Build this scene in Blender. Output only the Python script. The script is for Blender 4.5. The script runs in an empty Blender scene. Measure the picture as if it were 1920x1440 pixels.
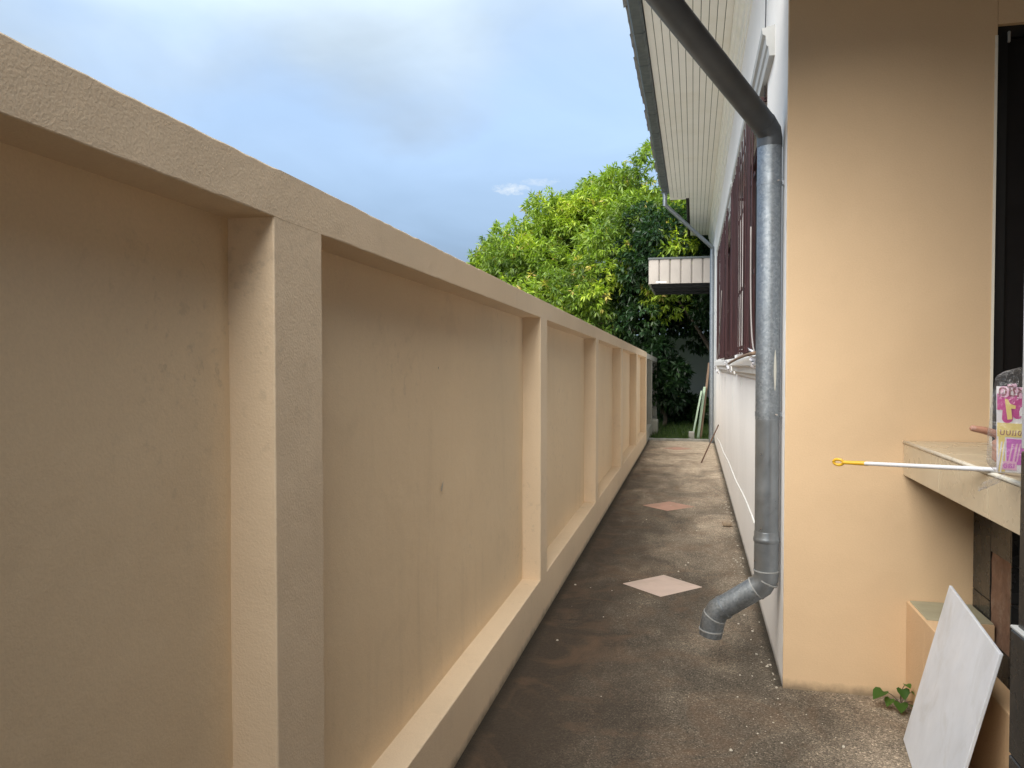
import bpy, bmesh, math, random
import numpy as np
from mathutils import Vector, Matrix, noise
R = math.radians
rnd = random.Random(7)
scene = bpy.context.scene
COL = scene.collection

# ---------------------------------------------------------------- camera
CAM_H = 1.56
cam_data = bpy.data.cameras.new('camera')
cam = bpy.data.objects.new('camera', cam_data); COL.objects.link(cam)
cam_data.sensor_width = 36.0; cam_data.lens = 27.0; cam_data.clip_start = .05; cam_data.clip_end = 2000
YAW = math.atan(340/1440.); PITCH = math.atan(35/1440.)
cam.location = (0, 0, CAM_H); cam.rotation_euler = (math.pi/2-PITCH, 0, YAW)
scene.camera = cam

# ---------------------------------------------------------------- sky, sun, exposure
SUN_ELEV, SUN_AZ = 47., 192.     # azimuth clockwise from +Y, i.e. behind the camera to the right
world = bpy.data.worlds.new('World'); scene.world = world; world.use_nodes = True
nt = world.node_tree; nt.nodes.clear()
def wn(t, **k):
    n = nt.nodes.new(t)
    for a, v in k.items(): setattr(n, a, v)
    return n
sky = wn('ShaderNodeTexSky', sky_type='NISHITA'); sky.sun_disc = False
sky.sun_elevation = R(SUN_ELEV); sky.sun_rotation = R(SUN_AZ); sky.altitude = 50; sky.air_density = 1.0; sky.dust_density = 1.2; sky.ozone_density = 1.3
geo = wn('ShaderNodeNewGeometry'); sep = wn('ShaderNodeSeparateXYZ'); nt.links.new(geo.outputs['Incoming'], sep.inputs[0])
def wm(op, a, b=None):
    n = wn('ShaderNodeMath', operation=op)
    for i, v in enumerate((a, b)):
        if v is None: continue
        if isinstance(v, (int, float)): n.inputs[i].default_value = v
        else: nt.links.new(v, n.inputs[i])
    return n.outputs[0]
# the incoming vector points from the sky to the eye: flip it
up = wm('MULTIPLY', sep.outputs[2], -1.0); dx = wm('MULTIPLY', sep.outputs[0], -1.0); dy = wm('MULTIPLY', sep.outputs[1], -1.0)
den = wm('ADD', wm('MAXIMUM', up, 0.0), .28)
comb = wn('ShaderNodeCombineXYZ'); nt.links.new(wm('DIVIDE', dx, den), comb.inputs[0]); nt.links.new(wm('DIVIDE', dy, den), comb.inputs[1]); comb.inputs[2].default_value = 3.1
n1 = wn('ShaderNodeTexNoise'); n1.inputs['Scale'].default_value = 1.35; n1.inputs['Detail'].default_value = 3.5; n1.inputs['Roughness'].default_value = .42; n1.inputs['Distortion'].default_value = .35
nt.links.new(comb.outputs[0], n1.inputs['Vector'])
n2 = wn('ShaderNodeTexNoise'); n2.inputs['Scale'].default_value = 4.2; n2.inputs['Detail'].default_value = 5; n2.inputs['Roughness'].default_value = .5
nt.links.new(comb.outputs[0], n2.inputs['Vector'])
mix = wm('ADD', wm('MULTIPLY', n1.outputs[0], .78), wm('MULTIPLY', n2.outputs[0], .22))
ramp = wn('ShaderNodeValToRGB'); ramp.color_ramp.elements[0].position = .40; ramp.color_ramp.elements[1].position = .66
ramp.color_ramp.elements[0].color = (.45, .45, .45, 1); ramp.color_ramp.elements[1].color = (.95, .95, .95, 1); ramp.color_ramp.interpolation = 'EASE'
nt.links.new(mix, ramp.inputs[0])
cmix = wn('ShaderNodeMixRGB'); # two small bright wisps low over the tree
def wisp(px, py, rx, ry, amt):
    az_ = math.atan((px-1300)/1440.)*.97; d0 = (math.sin(az_), math.cos(az_)); e0_ = (685-py)/1440.*.97
    s_ = wm('DIVIDE', wm('SUBTRACT', wm('ARCTAN2', dx, dy), az_), rx); t_ = wm('DIVIDE', wm('SUBTRACT', up, e0_), ry)
    q_ = wm('ADD', wm('ADD', wm('MULTIPLY', s_, s_), wm('MULTIPLY', t_, t_)), wm('MULTIPLY', wm('SUBTRACT', n3.outputs[0], .5), 4.2))
    return wm('MULTIPLY', wm('MAXIMUM', wm('SUBTRACT', 1.0, q_), 0.0), amt)
n3 = wn('ShaderNodeTexNoise'); n3.inputs['Scale'].default_value = 48; n3.inputs['Detail'].default_value = 7; n3.inputs['Roughness'].default_value = .65; n3.inputs['Distortion'].default_value = .6; nt.links.new(comb.outputs[0], n3.inputs['Vector'])
wsum = wm('ADD', wisp(948, 355, .024, .0075, .42), wisp(1005, 343, .028, .005, .24))
low = wn('ShaderNodeMapRange'); low.inputs['From Min'].default_value = .52; low.inputs['From Max'].default_value = .12; low.inputs['To Max'].default_value = .9; nt.links.new(up, low.inputs['Value'])
cloudf = wm('MAXIMUM', ramp.outputs[0], low.outputs[0])
nt.links.new(cloudf, cmix.inputs[0]); nt.links.new(sky.outputs[0], cmix.inputs[1])
# cloud sheet: brighter towards the zenith, as the CIE overcast sky (1 + 2 sin h) / 3
cie = wm('DIVIDE', wm('ADD', wm('MULTIPLY', wm('MAXIMUM', up, 0.0), 2.0), 1.0), 1.8)
csc = wn('ShaderNodeVectorMath', operation='SCALE'); tint = wn('ShaderNodeMixRGB'); tint.inputs[1].default_value = (1.15, 1.6, 2.35, 1); tint.inputs[2].default_value = (3.05, 3.6, 4.0, 1)
mr = wn('ShaderNodeMapRange'); mr.inputs['From Min'].default_value = .16; mr.inputs['From Max'].default_value = .46; nt.links.new(up, mr.inputs['Value']); nt.links.new(mr.outputs[0], tint.inputs[0])
n4 = wn('ShaderNodeTexNoise'); n4.inputs['Scale'].default_value = 1.9; n4.inputs['Detail'].default_value = 5; n4.inputs['Roughness'].default_value = .5; n4.inputs['Distortion'].default_value = .5
off = wn('ShaderNodeVectorMath', operation='ADD'); off.inputs[1].default_value = (4.3, 1.7, 0); nt.links.new(comb.outputs[0], off.inputs[0]); nt.links.new(off.outputs[0], n4.inputs['Vector'])
m4 = wn('ShaderNodeMapRange'); m4.inputs['From Min'].default_value = .34; m4.inputs['From Max'].default_value = .66; m4.inputs['To Min'].default_value = .84; m4.inputs['To Max'].default_value = 1.12; nt.links.new(n4.outputs[0], m4.inputs['Value'])
nt.links.new(tint.outputs[0], csc.inputs[0]); nt.links.new(wm('MULTIPLY', cie, m4.outputs[0]), csc.inputs['Scale'])
nt.links.new(csc.outputs[0], cmix.inputs[2])
wadd = wn('ShaderNodeMixRGB'); nt.links.new(wsum, wadd.inputs[0]); nt.links.new(cmix.outputs[0], wadd.inputs[1]); wadd.inputs[2].default_value = (3.3, 3.5, 3.6, 1)
bg = wn('ShaderNodeBackground'); bg.inputs['Strength'].default_value = .05; nt.links.new(wadd.outputs[0], bg.inputs['Color'])
wo = wn('ShaderNodeOutputWorld'); nt.links.new(bg.outputs[0], wo.inputs['Surface'])

sun_d = bpy.data.lights.new('sun', 'SUN'); sun = bpy.data.objects.new('sun', sun_d); COL.objects.link(sun)
sun_d.energy = 1.5; sun_d.angle = R(65); sun_d.color = (1, .935, .825)
az, el = R(SUN_AZ), R(SUN_ELEV)
to_sun = Vector((math.sin(az)*math.cos(el), math.cos(az)*math.cos(el), math.sin(el)))
sun.rotation_euler = to_sun.to_track_quat('Z', 'Y').to_euler(); sun.location = (8, -8, 14)
vs = scene.view_settings; vs.view_transform = 'Standard'; vs.look = 'None'; vs.exposure = 2.55; vs.gamma = 1; vs.use_curve_mapping = False
scene.cycles.max_bounces = 14; scene.cycles.diffuse_bounces = 9; scene.cycles.transparent_max_bounces = 12

# ---------------------------------------------------------------- pixel helpers (photograph 1920 x 1440)
F_ = 1440.
Rv = Vector((math.cos(YAW), math.sin(YAW), 0)); Fv = Vector((-math.sin(YAW)*math.cos(PITCH), math.cos(YAW)*math.cos(PITCH), -math.sin(PITCH))); Uv = Rv.cross(Fv)
C0 = Vector((0, 0, CAM_H))
def ray(x, y): return Fv + Rv*((x-960)/F_) - Uv*((y-720)/F_)
def on_z(x, y, z=0.): d = ray(x, y); return C0 + d*((z-CAM_H)/d.z)
def on_x(x, y, X): d = ray(x, y); return C0 + d*(X/d.x)
def on_y(x, y, Y): d = ray(x, y); return C0 + d*(Y/d.y)

# ---------------------------------------------------------------- materials
def new_mat(name):
    m = bpy.data.materials.new(name); m.use_nodes = True; t = m.node_tree; t.nodes.clear()
    out = t.nodes.new('ShaderNodeOutputMaterial'); b = t.nodes.new('ShaderNodeBsdfPrincipled'); t.links.new(b.outputs[0], out.inputs[0])
    return m, t, b
class NB:
    """small node-graph helper"""
    def __init__(s, t): s.t = t
    def n(s, typ, **k):
        n = s.t.nodes.new(typ)
        for a, v in k.items(): setattr(n, a, v)
        return n
    def set(s, inp, v):
        if isinstance(v, bpy.types.NodeSocket): s.t.links.new(v, inp)
        else: inp.default_value = v
    def pos(s):
        if not hasattr(s, '_p'): s._p = s.n('ShaderNodeNewGeometry').outputs['Position']
        return s._p
    def scale(s, v, xyz):
        m = s.n('ShaderNodeVectorMath', operation='MULTIPLY'); s.set(m.inputs[0], v); m.inputs[1].default_value = xyz; return m.outputs[0]
    def noise(s, vec, scale, detail=3, rough=.5, dist=0., col=False):
        n = s.n('ShaderNodeTexNoise'); s.set(n.inputs['Vector'], vec); n.inputs['Scale'].default_value = scale; n.inputs['Detail'].default_value = detail
        n.inputs['Roughness'].default_value = rough; n.inputs['Distortion'].default_value = dist
        return n.outputs[1 if col else 0]
    def voro(s, vec, scale, out='Color', feature='F1', rand=1.):
        n = s.n('ShaderNodeTexVoronoi', feature=feature); s.set(n.inputs['Vector'], vec); n.inputs['Scale'].default_value = scale; n.inputs['Randomness'].default_value = rand
        return n.outputs[out]
    def ramp(s, f, stops, interp='LINEAR'):
        lo, hi = stops[0][0], stops[-1][0]
        if lo < 0 or hi > 1:      # a colour ramp only spans 0..1: rescale
            f = s.math('DIVIDE', s.math('SUBTRACT', f, lo), hi-lo); stops = [((p-lo)/(hi-lo), c) for p, c in stops]
        n = s.n('ShaderNodeValToRGB'); s.set(n.inputs[0], f); e = n.color_ramp.elements; n.color_ramp.interpolation = interp
        for p, c in stops[1:-1]: e.new(p)
        for i, (p, c) in enumerate(stops):
            e[i].position = p; e[i].color = (c, c, c, 1) if isinstance(c, (int, float)) else (*c, 1)
        return n.outputs[0]
    def mix(s, f, a, b, mode='MIX'):
        n = s.n('ShaderNodeMixRGB', blend_type=mode); s.set(n.inputs[0], f)
        for i, v in ((1, a), (2, b)):
            if isinstance(v, bpy.types.NodeSocket): s.t.links.new(v, n.inputs[i])
            else: n.inputs[i].default_value = (v, v, v, 1) if isinstance(v, (int, float)) else (*v[:3], 1)
        return n.outputs[0]
    def math(s, op, a, b=0.):
        n = s.n('ShaderNodeMath', operation=op); s.set(n.inputs[0], a); s.set(n.inputs[1], b); return n.outputs[0]
    def sep(s, v):
        n = s.n('ShaderNodeSeparateXYZ'); s.set(n.inputs[0], v); return n.outputs
    def bump(s, h, strength, dist, nrm=None):
        n = s.n('ShaderNodeBump'); s.set(n.inputs['Height'], h); n.inputs['Strength'].default_value = strength; n.inputs['Distance'].default_value = dist
        if nrm is not None: s.set(n.inputs['Normal'], nrm)
        return n.outputs[0]

def stucco(name, col, stain=(.36, .29, .2), stain_amt=.35, grain=170, gb=.55, streak=True, mould=.0):
    m, t, b = new_mat(name); g = NB(t); p = g.pos()
    big = g.noise(p, .8, 4, .55)
    c = g.mix(g.ramp(big, [(.3, .0), (.75, 1.)]), tuple(v*.94 for v in col), tuple(min(1, v*1.06) for v in col))
    if streak:
        st = g.noise(g.scale(p, (9, 9, .7)), 1.0, 6, .68, .2)
        msk = g.math('MULTIPLY', g.ramp(st, [(.52, 0.), (.74, 1.)]), g.ramp(g.noise(p, .9, 3, .6), [(.48, 0.), (.72, 1.)]))
        c = g.mix(g.math('MULTIPLY', msk, stain_amt*.7), c, stain)
    blot = g.noise(p, 3.3, 5, .62, .8)
    c = g.mix(g.ramp(blot, [(.58, 0.), (.8, stain_amt*.4)]), c, stain)
    # splash dirt and damp rising a hand's breadth from the ground
    zz = g.math('ADD', g.sep(p)[2], g.math('MULTIPLY', g.noise(p, 9, 5, .7), -.07))
    c = g.mix(g.ramp(zz, [(-.03, .7), (-.012, .35), (.012, 0.)]), c, (.12, .10, .075))
    # tiny pin holes and paint specks
    pin = g.voro(p, 9, 'Distance'); c = g.mix(g.ramp(pin, [(.0, .55), (.022, 0.)]), c, stain)
    if mould > 0:
        sp = g.noise(p, 26, 4, .7)
        k = g.math('MULTIPLY', g.ramp(sp, [(.56, 0.), (.68, 1.)]), g.ramp(g.noise(p, 1.4, 3), [(.5, 0.), (.7, mould)]))
        c = g.mix(k, c, (.1, .085, .06))
    fine = g.noise(p, grain, 2, .55); mid = g.noise(p, grain*.24, 3, .5)
    c = g.mix(.18, c, g.ramp(fine, [(.3, .72), (.7, 1.0)]), 'MULTIPLY')
    g.set(b.inputs['Base Color'], c); b.inputs['Roughness'].default_value = .78; b.inputs['Specular IOR Level'].default_value = .28
    h = g.math('ADD', g.math('MULTIPLY', fine, .8), g.math('MULTIPLY', mid, .45))
    nb = g.bump(h, gb, .004)
    nb = g.bump(g.noise(p, 3.2, 4), .28, .03, nb)
    g.set(b.inputs['Normal'], nb)
    return m
def plain(name, col, rough=.6, metal=0., var=.08, vs_=9., bump=.15, bd=.003, bs=60., spec=.35, stain=None, stain_amt=.3):
    m, t, b = new_mat(name); g = NB(t); p = g.pos()
    c = g.mix(g.noise(p, vs_, 4, .6), tuple(v*(1-var*1.6) for v in col), tuple(min(1, v*(1+var*1.6)) for v in col))
    if stain: c = g.mix(g.ramp(g.noise(p, vs_*.6, 5, .65, .6), [(.5, 0.), (.75, stain_amt)]), c, stain)
    g.set(b.inputs['Base Color'], c); b.inputs['Roughness'].default_value = rough; b.inputs['Metallic'].default_value = metal; b.inputs['Specular IOR Level'].default_value = spec
    g.set(b.inputs['Roughness'], g.ramp(g.noise(p, vs_*1.7, 3), [(.3, max(0, rough-.1)), (.7, min(1, rough+.1))]))
    if bump: g.set(b.inputs['Normal'], g.bump(g.noise(p, bs, 3), bump, bd))
    return m
M = {}
M['wall'] = stucco('cream wall paint', (.76, .60, .405), (.36, .27, .18), .45, mould=.2, gb=.22)
M['wall_front'] = stucco('cream wall frame paint', (.75, .605, .435), (.36, .28, .19), .34, mould=.2, gb=.28)
M['wall_grey'] = stucco('grey weathered render', (.36, .35, .31), (.12, .12, .09), .6, mould=.8)
M['orange'] = stucco('orange house paint', (.665, .485, .305), (.48, .35, .22), .22, grain=150, gb=.22, streak=True)
M['white'] = stucco('white house paint', (.87, .855, .84), (.62, .55, .47), .22, grain=120, gb=.25)
M['white_trim'] = plain('white trim paint', (.80, .81, .80), .5, var=.04, stain=(.5, .47, .4), stain_amt=.25)
M['trim_dimmed'] = plain('white trim darkened for shade', (.40, .41, .41), .7, var=.05)  # white trim greyed to stand in for shade missing on the cornice
M['cornice'] = plain('pale cornice paint', (.84, .84, .80), .5, var=.03, stain=(.68, .66, .54), stain_amt=.3)
M['soffit'] = plain('pale soffit vinyl', (.82, .805, .75), .45, var=.04, vs_=2.5, stain=(.68, .64, .50), stain_amt=.35, bs=20)
M['gutter'] = plain('dark blue grey gutter', (.075, .09, .095), .5, var=.15, stain=(.1, .11, .1), stain_amt=.4)
M['gap'] = plain('dark gap', (.03, .03, .025), .9, bump=0)
M['tile_roof'] = plain('pale grey roof tile', (.42, .44, .45), .7, var=.2, stain=(.2, .2, .19), stain_amt=.5)
M['burg'] = plain('burgundy paint', (.075, .022, .022), .42, var=.3, vs_=14, stain=(.17, .10, .09), stain_amt=.4, spec=.5)
def burgundy():
    m, t, b = new_mat('streaky burgundy paint'); g = NB(t); p = g.pos()
    st = g.noise(g.scale(p, (9, 9, .8)), 1.6, 5, .65)
    c = g.ramp(st, [(.3, (.016, .006, .007)), (.5, (.045, .013, .014)), (.66, (.07, .022, .022)), (.8, (.13, .08, .075))])
    c = g.mix(g.ramp(g.noise(p, 9, 5, .7, .5), [(.62, 0.), (.76, .4)]), c, (.14, .085, .075))
    g.set(b.inputs['Base Color'], c); b.inputs['Roughness'].default_value = .5
    g.set(b.inputs['Normal'], g.bump(st, .4, .01)); return m
M['burg'] = burgundy()
M['glass_dark'] = plain('dark window glass', (.008, .007, .007), .45, var=.2, bump=0, spec=.2)
M['black'] = plain('black painted frame', (.006, .006, .006), .5, bump=.05)
M['wood_ceiling'] = plain('dark brown ceiling', (.06, .042, .028), .7, var=.15, vs_=3)
M['cable'] = plain('pale cable', (.36, .33, .31), .5)
M['dark_cable'] = plain('dark cable', (.05, .05, .06), .5)

def galvanised():
    m, t, b = new_mat('galvanised steel'); g = NB(t); p = g.pos()
    sp = g.voro(p, 95, 'Color'); sv = g.sep(sp)[0]
    c = g.mix(g.ramp(sv, [(.0, 0.), (1., 1.)]), (.225, .255, .285), (.33, .365, .40))
    c = g.mix(g.ramp(g.noise(g.scale(p, (6, 6, 1.2)), 1.6, 5, .65), [(.45, 0.), (.75, .7)]), c, (.27, .29, .31))
    c = g.mix(g.ramp(g.noise(p, 42, 4, .7), [(.66, 0.), (.74, .6)]), c, (.7, .72, .72))
    g.set(b.inputs['Base Color'], c); b.inputs['Metallic'].default_value = .85
    g.set(b.inputs['Roughness'], g.ramp(g.noise(p, 18, 3), [(.3, .42), (.7, .58)]))
    g.set(b.inputs['Normal'], g.bump(g.noise(p, 9, 2), .3, .006))
    return m
M['galv'] = galvanised()
M['grey_pipe'] = plain('dull grey pipe metal', (.26, .285, .31), .36, metal=.75, var=.16, vs_=8, bump=.2, bd=.004, bs=14, stain=(.12, .125, .13), stain_amt=.5)
M['shaded_pipe'] = plain('pipe metal darkened for shade', (.10, .11, .12), .5, metal=.4, var=.2, vs_=6, bump=.15, bd=.003, bs=14, stain=(.16, .165, .17), stain_amt=.4)  # upper run of the pipe, porch shade put into its colour
M['solder'] = plain('joint sealant', (.3, .31, .31), .6, var=.2)
M['putty'] = plain('pale putty', (.5, .5, .45), .8)

def concrete():
    m, t, b = new_mat('washed gravel concrete'); g = NB(t); p = g.pos(); x, y, z = g.sep(p)
    ag = g.voro(p, 190, 'Color'); av = g.sep(ag)[0]
    speck = g.ramp(av, [(0., .45), (.4, .85), (.75, 1.15), (.95, 1.65), (1., 2.6)])
    # soft drifts between dark damp concrete, brown concrete and sandy dust
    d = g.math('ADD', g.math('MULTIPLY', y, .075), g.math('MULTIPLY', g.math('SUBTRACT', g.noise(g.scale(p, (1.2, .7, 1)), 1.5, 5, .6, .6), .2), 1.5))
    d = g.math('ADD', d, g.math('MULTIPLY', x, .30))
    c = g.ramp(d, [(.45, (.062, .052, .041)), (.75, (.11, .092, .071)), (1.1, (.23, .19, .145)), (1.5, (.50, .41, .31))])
    c = g.mix(1., c, g.mix(g.ramp(y, [(.0, 1.), (.999, 1.)]), speck, speck), 'MULTIPLY')
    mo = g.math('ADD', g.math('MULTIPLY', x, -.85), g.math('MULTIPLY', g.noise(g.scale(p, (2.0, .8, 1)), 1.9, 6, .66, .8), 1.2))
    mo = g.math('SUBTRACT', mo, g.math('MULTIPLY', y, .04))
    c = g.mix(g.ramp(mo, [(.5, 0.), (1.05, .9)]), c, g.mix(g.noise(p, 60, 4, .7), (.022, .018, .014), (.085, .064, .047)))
    c = g.mix(g.ramp(g.noise(p, 2.3, 6, .68, 1.2), [(.48, 0.), (.72, .55)]), c, (.16, .10, .062))
    c = g.mix(g.ramp(g.noise(p, 7., 5, .7, 1.), [(.5, 0.), (.8, .4)]), c, (.055, .045, .036))
    # hairline cracks
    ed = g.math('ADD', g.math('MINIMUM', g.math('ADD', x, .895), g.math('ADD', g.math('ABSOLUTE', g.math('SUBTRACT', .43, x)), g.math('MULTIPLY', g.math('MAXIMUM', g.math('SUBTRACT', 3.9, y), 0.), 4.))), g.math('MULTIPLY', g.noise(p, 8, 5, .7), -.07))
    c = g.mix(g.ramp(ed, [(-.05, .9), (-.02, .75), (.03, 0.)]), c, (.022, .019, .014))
    cl = g.math('ABSOLUTE', g.math('SUBTRACT', g.math('ADD', y, g.math('MULTIPLY', g.noise(p, 3.5, 5, .65), .22)), 4.75))
    c = g.mix(g.ramp(cl, [(.0, .6), (.0045, 0.)]), c, (.02, .017, .014))
    g.set(b.inputs['Base Color'], c); b.inputs['Roughness'].default_value = .9; b.inputs['Specular IOR Level'].default_value = .22
    dist = g.voro(p, 190, 'Distance')
    n = g.bump(g.math('MULTIPLY', dist, -1.), .5, .004); n = g.bump(g.noise(p, 3.2, 5, .6), .35, .03, n)
    g.set(b.inputs['Normal'], n)
    return m
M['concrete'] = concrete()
M['soil'] = plain('dark soil', (.055, .05, .03), .95, var=.4, vs_=6, bump=.6, bd=.03, bs=9)
M['grass_ground'] = plain('mown turf', (.05, .085, .03), .95, var=.35, vs_=3, bump=.5, bd=.03, bs=18)
M['drive'] = plain('pale driveway concrete', (.30, .285, .26), .9, var=.12, vs_=1.5)
M['yard'] = plain('pale yard concrete', (.27, .26, .24), .9, var=.12, vs_=1.5)
M['kerb'] = plain('kerb concrete', (.28, .275, .25), .9, var=.2, stain=(.08, .08, .06), stain_amt=.6)
M['terracotta'] = plain('worn terracotta tile', (.42, .25, .19), .85, var=.14, vs_=5, stain=(.27, .21, .155), stain_amt=.95)
M['pink_tile'] = plain('pale pink paving tile', (.52, .41, .355), .8, var=.08, vs_=6, stain=(.36, .29, .235), stain_amt=.65)

def leaf_mat(name, dark, mid, young, flush, sat=1.):
    m, t, b = new_mat(name); g = NB(t)
    a = g.n('ShaderNodeAttribute', attribute_name='tint'); s = g.sep(a.outputs['Color'])
    c = g.ramp(s[0], [(0., dark), (.45, mid), (.8, young), (1., flush)])
    c = g.mix(1., c, g.ramp(s[1], [(0., .62), (1., 1.25)]), 'MULTIPLY')
    g.set(b.inputs['Base Color'], c); b.inputs['Roughness'].default_value = .42; b.inputs['Specular IOR Level'].default_value = .45
    tr = g.n('ShaderNodeBsdfTranslucent'); g.set(tr.inputs['Color'], g.mix(1., c, (1.25, 1.35, .55), 'MULTIPLY'))
    ms = g.n('ShaderNodeMixShader'); ms.inputs[0].default_value = .4
    t.links.new(b.outputs[0], ms.inputs[1]); t.links.new(tr.outputs[0], ms.inputs[2])
    out = [n for n in t.nodes if n.type == 'OUTPUT_MATERIAL'][0]; t.links.new(ms.outputs[0], out.inputs[0])
    return m
M['mango'] = leaf_mat('mango leaf', (.075, .135, .028), (.225, .335, .04), (.41, .50, .042), (.52, .40, .14))
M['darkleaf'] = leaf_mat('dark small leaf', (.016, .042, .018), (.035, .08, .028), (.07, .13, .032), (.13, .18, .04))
M['grass'] = leaf_mat('grass blade', (.03, .06, .015), (.05, .10, .02), (.09, .15, .03), (.16, .17, .06))
M['weed'] = leaf_mat('weed leaf', (.03, .07, .015), (.05, .12, .02), (.10, .18, .03), (.16, .22, .05))
M['bark'] = plain('grey brown bark', (.12, .095, .07), .95, var=.35, vs_=12, bump=.7, bd=.02, bs=25)

def tube_uvless(): pass
M['beige_tile'] = plain('beige counter tile', (.56, .47, .335), .3, var=.09, vs_=4, bump=.03, spec=.5, stain=(.66, .58, .44), stain_amt=.5)
M['beige_edge'] = plain('cream counter trim', (.74, .70, .60), .35, var=.04)
M['grout'] = plain('pale grout', (.55, .52, .46), .9)
M['dark_grout'] = plain('grey grout', (.16, .15, .135), .9)
M['slate'] = plain('dark slate tile', (.024, .024, .024), .26, var=.3, vs_=7, stain=(.05, .05, .048), stain_amt=.5, spec=.45)
M['mortar'] = plain('brown bare mortar', (.21, .125, .085), .9, var=.28, vs_=16, bump=.6, bd=.006, bs=45, stain=(.36, .28, .22), stain_amt=.55)
M['marble'] = plain('grey veined marble', (.52, .53, .55), .3, var=.18, vs_=7, stain=(.27, .28, .30), stain_amt=.55, spec=.5)
M['slab'] = plain('pale grey slab', (.66, .69, .75), .55, var=.08, vs_=8, stain=(.50, .50, .50), stain_amt=.6, bump=.1)
M['stepstone'] = stucco('cream step render', (.66, .46, .28), (.4, .3, .2), .2)
M['step_top'] = plain('olive grey step tile', (.33, .31, .22), .6, var=.12)
M['metal_white'] = plain('white corrugated sheet', (.36, .33, .305), .45, var=.08, vs_=3, stain=(.4, .37, .33), stain_amt=.3)
M['metal_dark'] = plain('dark steel underside', (.035, .036, .04), .6)
M['rust'] = plain('rusty rod', (.13, .075, .05), .85, var=.3)
M['stone'] = plain('brown stone', (.30, .235, .17), .9, var=.2, vs_=25, bump=.5, bd=.006)
M['crumb'] = plain('white plaster crumb', (.50, .46, .39), .9, var=.1)
M['plank_green'] = plain('mint painted plank', (.42, .55, .42), .7, var=.12, vs_=6, stain=(.25, .3, .22), stain_amt=.5)
M['plank_brown'] = plain('brown board', (.24, .165, .115), .8, var=.15, vs_=5)
M['block'] = plain('grey concrete block', (.34, .33, .30), .9, var=.15)
M['far_wall'] = plain('far grey wall', (.62, .64, .66), .85, var=.06, vs_=1.4, stain=(.48, .50, .51), stain_amt=.5)
M['pvc'] = plain('white plastic pole', (.80, .82, .86), .3, var=.02, bump=0, spec=.5)
M['yellow'] = plain('yellow plastic', (.72, .42, .03), .35, var=.05, bump=0, spec=.5)
M['skin'] = plain('skin', (.45, .235, .165), .5, var=.1, vs_=30, bump=.1, bd=.001, bs=220)
M['nail'] = plain('fingernail', (.58, .36, .30), .35, bump=0)
M['shirt'] = plain('blue shirt cloth', (.07, .10, .18), .85, var=.1, bump=.2)
M['trousers'] = plain('dark trousers cloth', (.03, .03, .035), .85, var=.1, bump=.2)
M['hair'] = plain('black hair', (.012, .010, .009), .5, var=.3, vs_=60, bump=.5)
M['eye'] = plain('dark eye', (.02, .015, .012), .2, bump=0)
M['mag'] = plain('magenta print', (.55, .085, .30), .35, var=.04, bump=0)
M['pink'] = plain('pink print', (.80, .50, .66), .35, var=.04, bump=0)
M['lilac'] = plain('lilac print', (.60, .17, .56), .35, var=.08, bump=0)
M['pwhite'] = plain('white print', (.80, .79, .82), .35, var=.02, bump=0)
M['pyellow'] = plain('yellow print', (.80, .66, .25), .35, var=.05, bump=0)
M['pbrown'] = plain('brown print', (.30, .13, .16), .4, bump=0)
def film():
    m, t, b = new_mat('clear plastic film'); g = NB(t)
    tr = g.n('ShaderNodeBsdfTransparent'); tr.inputs[0].default_value = (.95, .95, .96, 1)
    gl = g.n('ShaderNodeBsdfGlossy'); gl.inputs['Roughness'].default_value = .18; gl.inputs['Color'].default_value = (.95, .95, .97, 1)
    df = g.n('ShaderNodeBsdfDiffuse'); df.inputs['Color'].default_value = (.85, .85, .87, 1)
    nb = g.bump(g.noise(g.pos(), 34, 3, .6, .6), .9, .02); t.links.new(nb, gl.inputs['Normal'])
    lw = g.n('ShaderNodeLayerWeight'); lw.inputs['Blend'].default_value = .35; t.links.new(nb, lw.inputs['Normal'])
    f = g.ramp(lw.outputs['Facing'], [(0., .05), (.55, .16), (1., .7)])
    m1 = g.n('ShaderNodeMixShader'); m1.inputs[0].default_value = .35; t.links.new(gl.outputs[0], m1.inputs[1]); t.links.new(df.outputs[0], m1.inputs[2])
    m2 = g.n('ShaderNodeMixShader'); g.set(m2.inputs[0], f); t.links.new(tr.outputs[0], m2.inputs[1]); t.links.new(m1.outputs[0], m2.inputs[2])
    out = [n for n in t.nodes if n.type == 'OUTPUT_MATERIAL'][0]; t.links.new(m2.outputs[0], out.inputs[0])
    return m
M['film'] = film()

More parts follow.
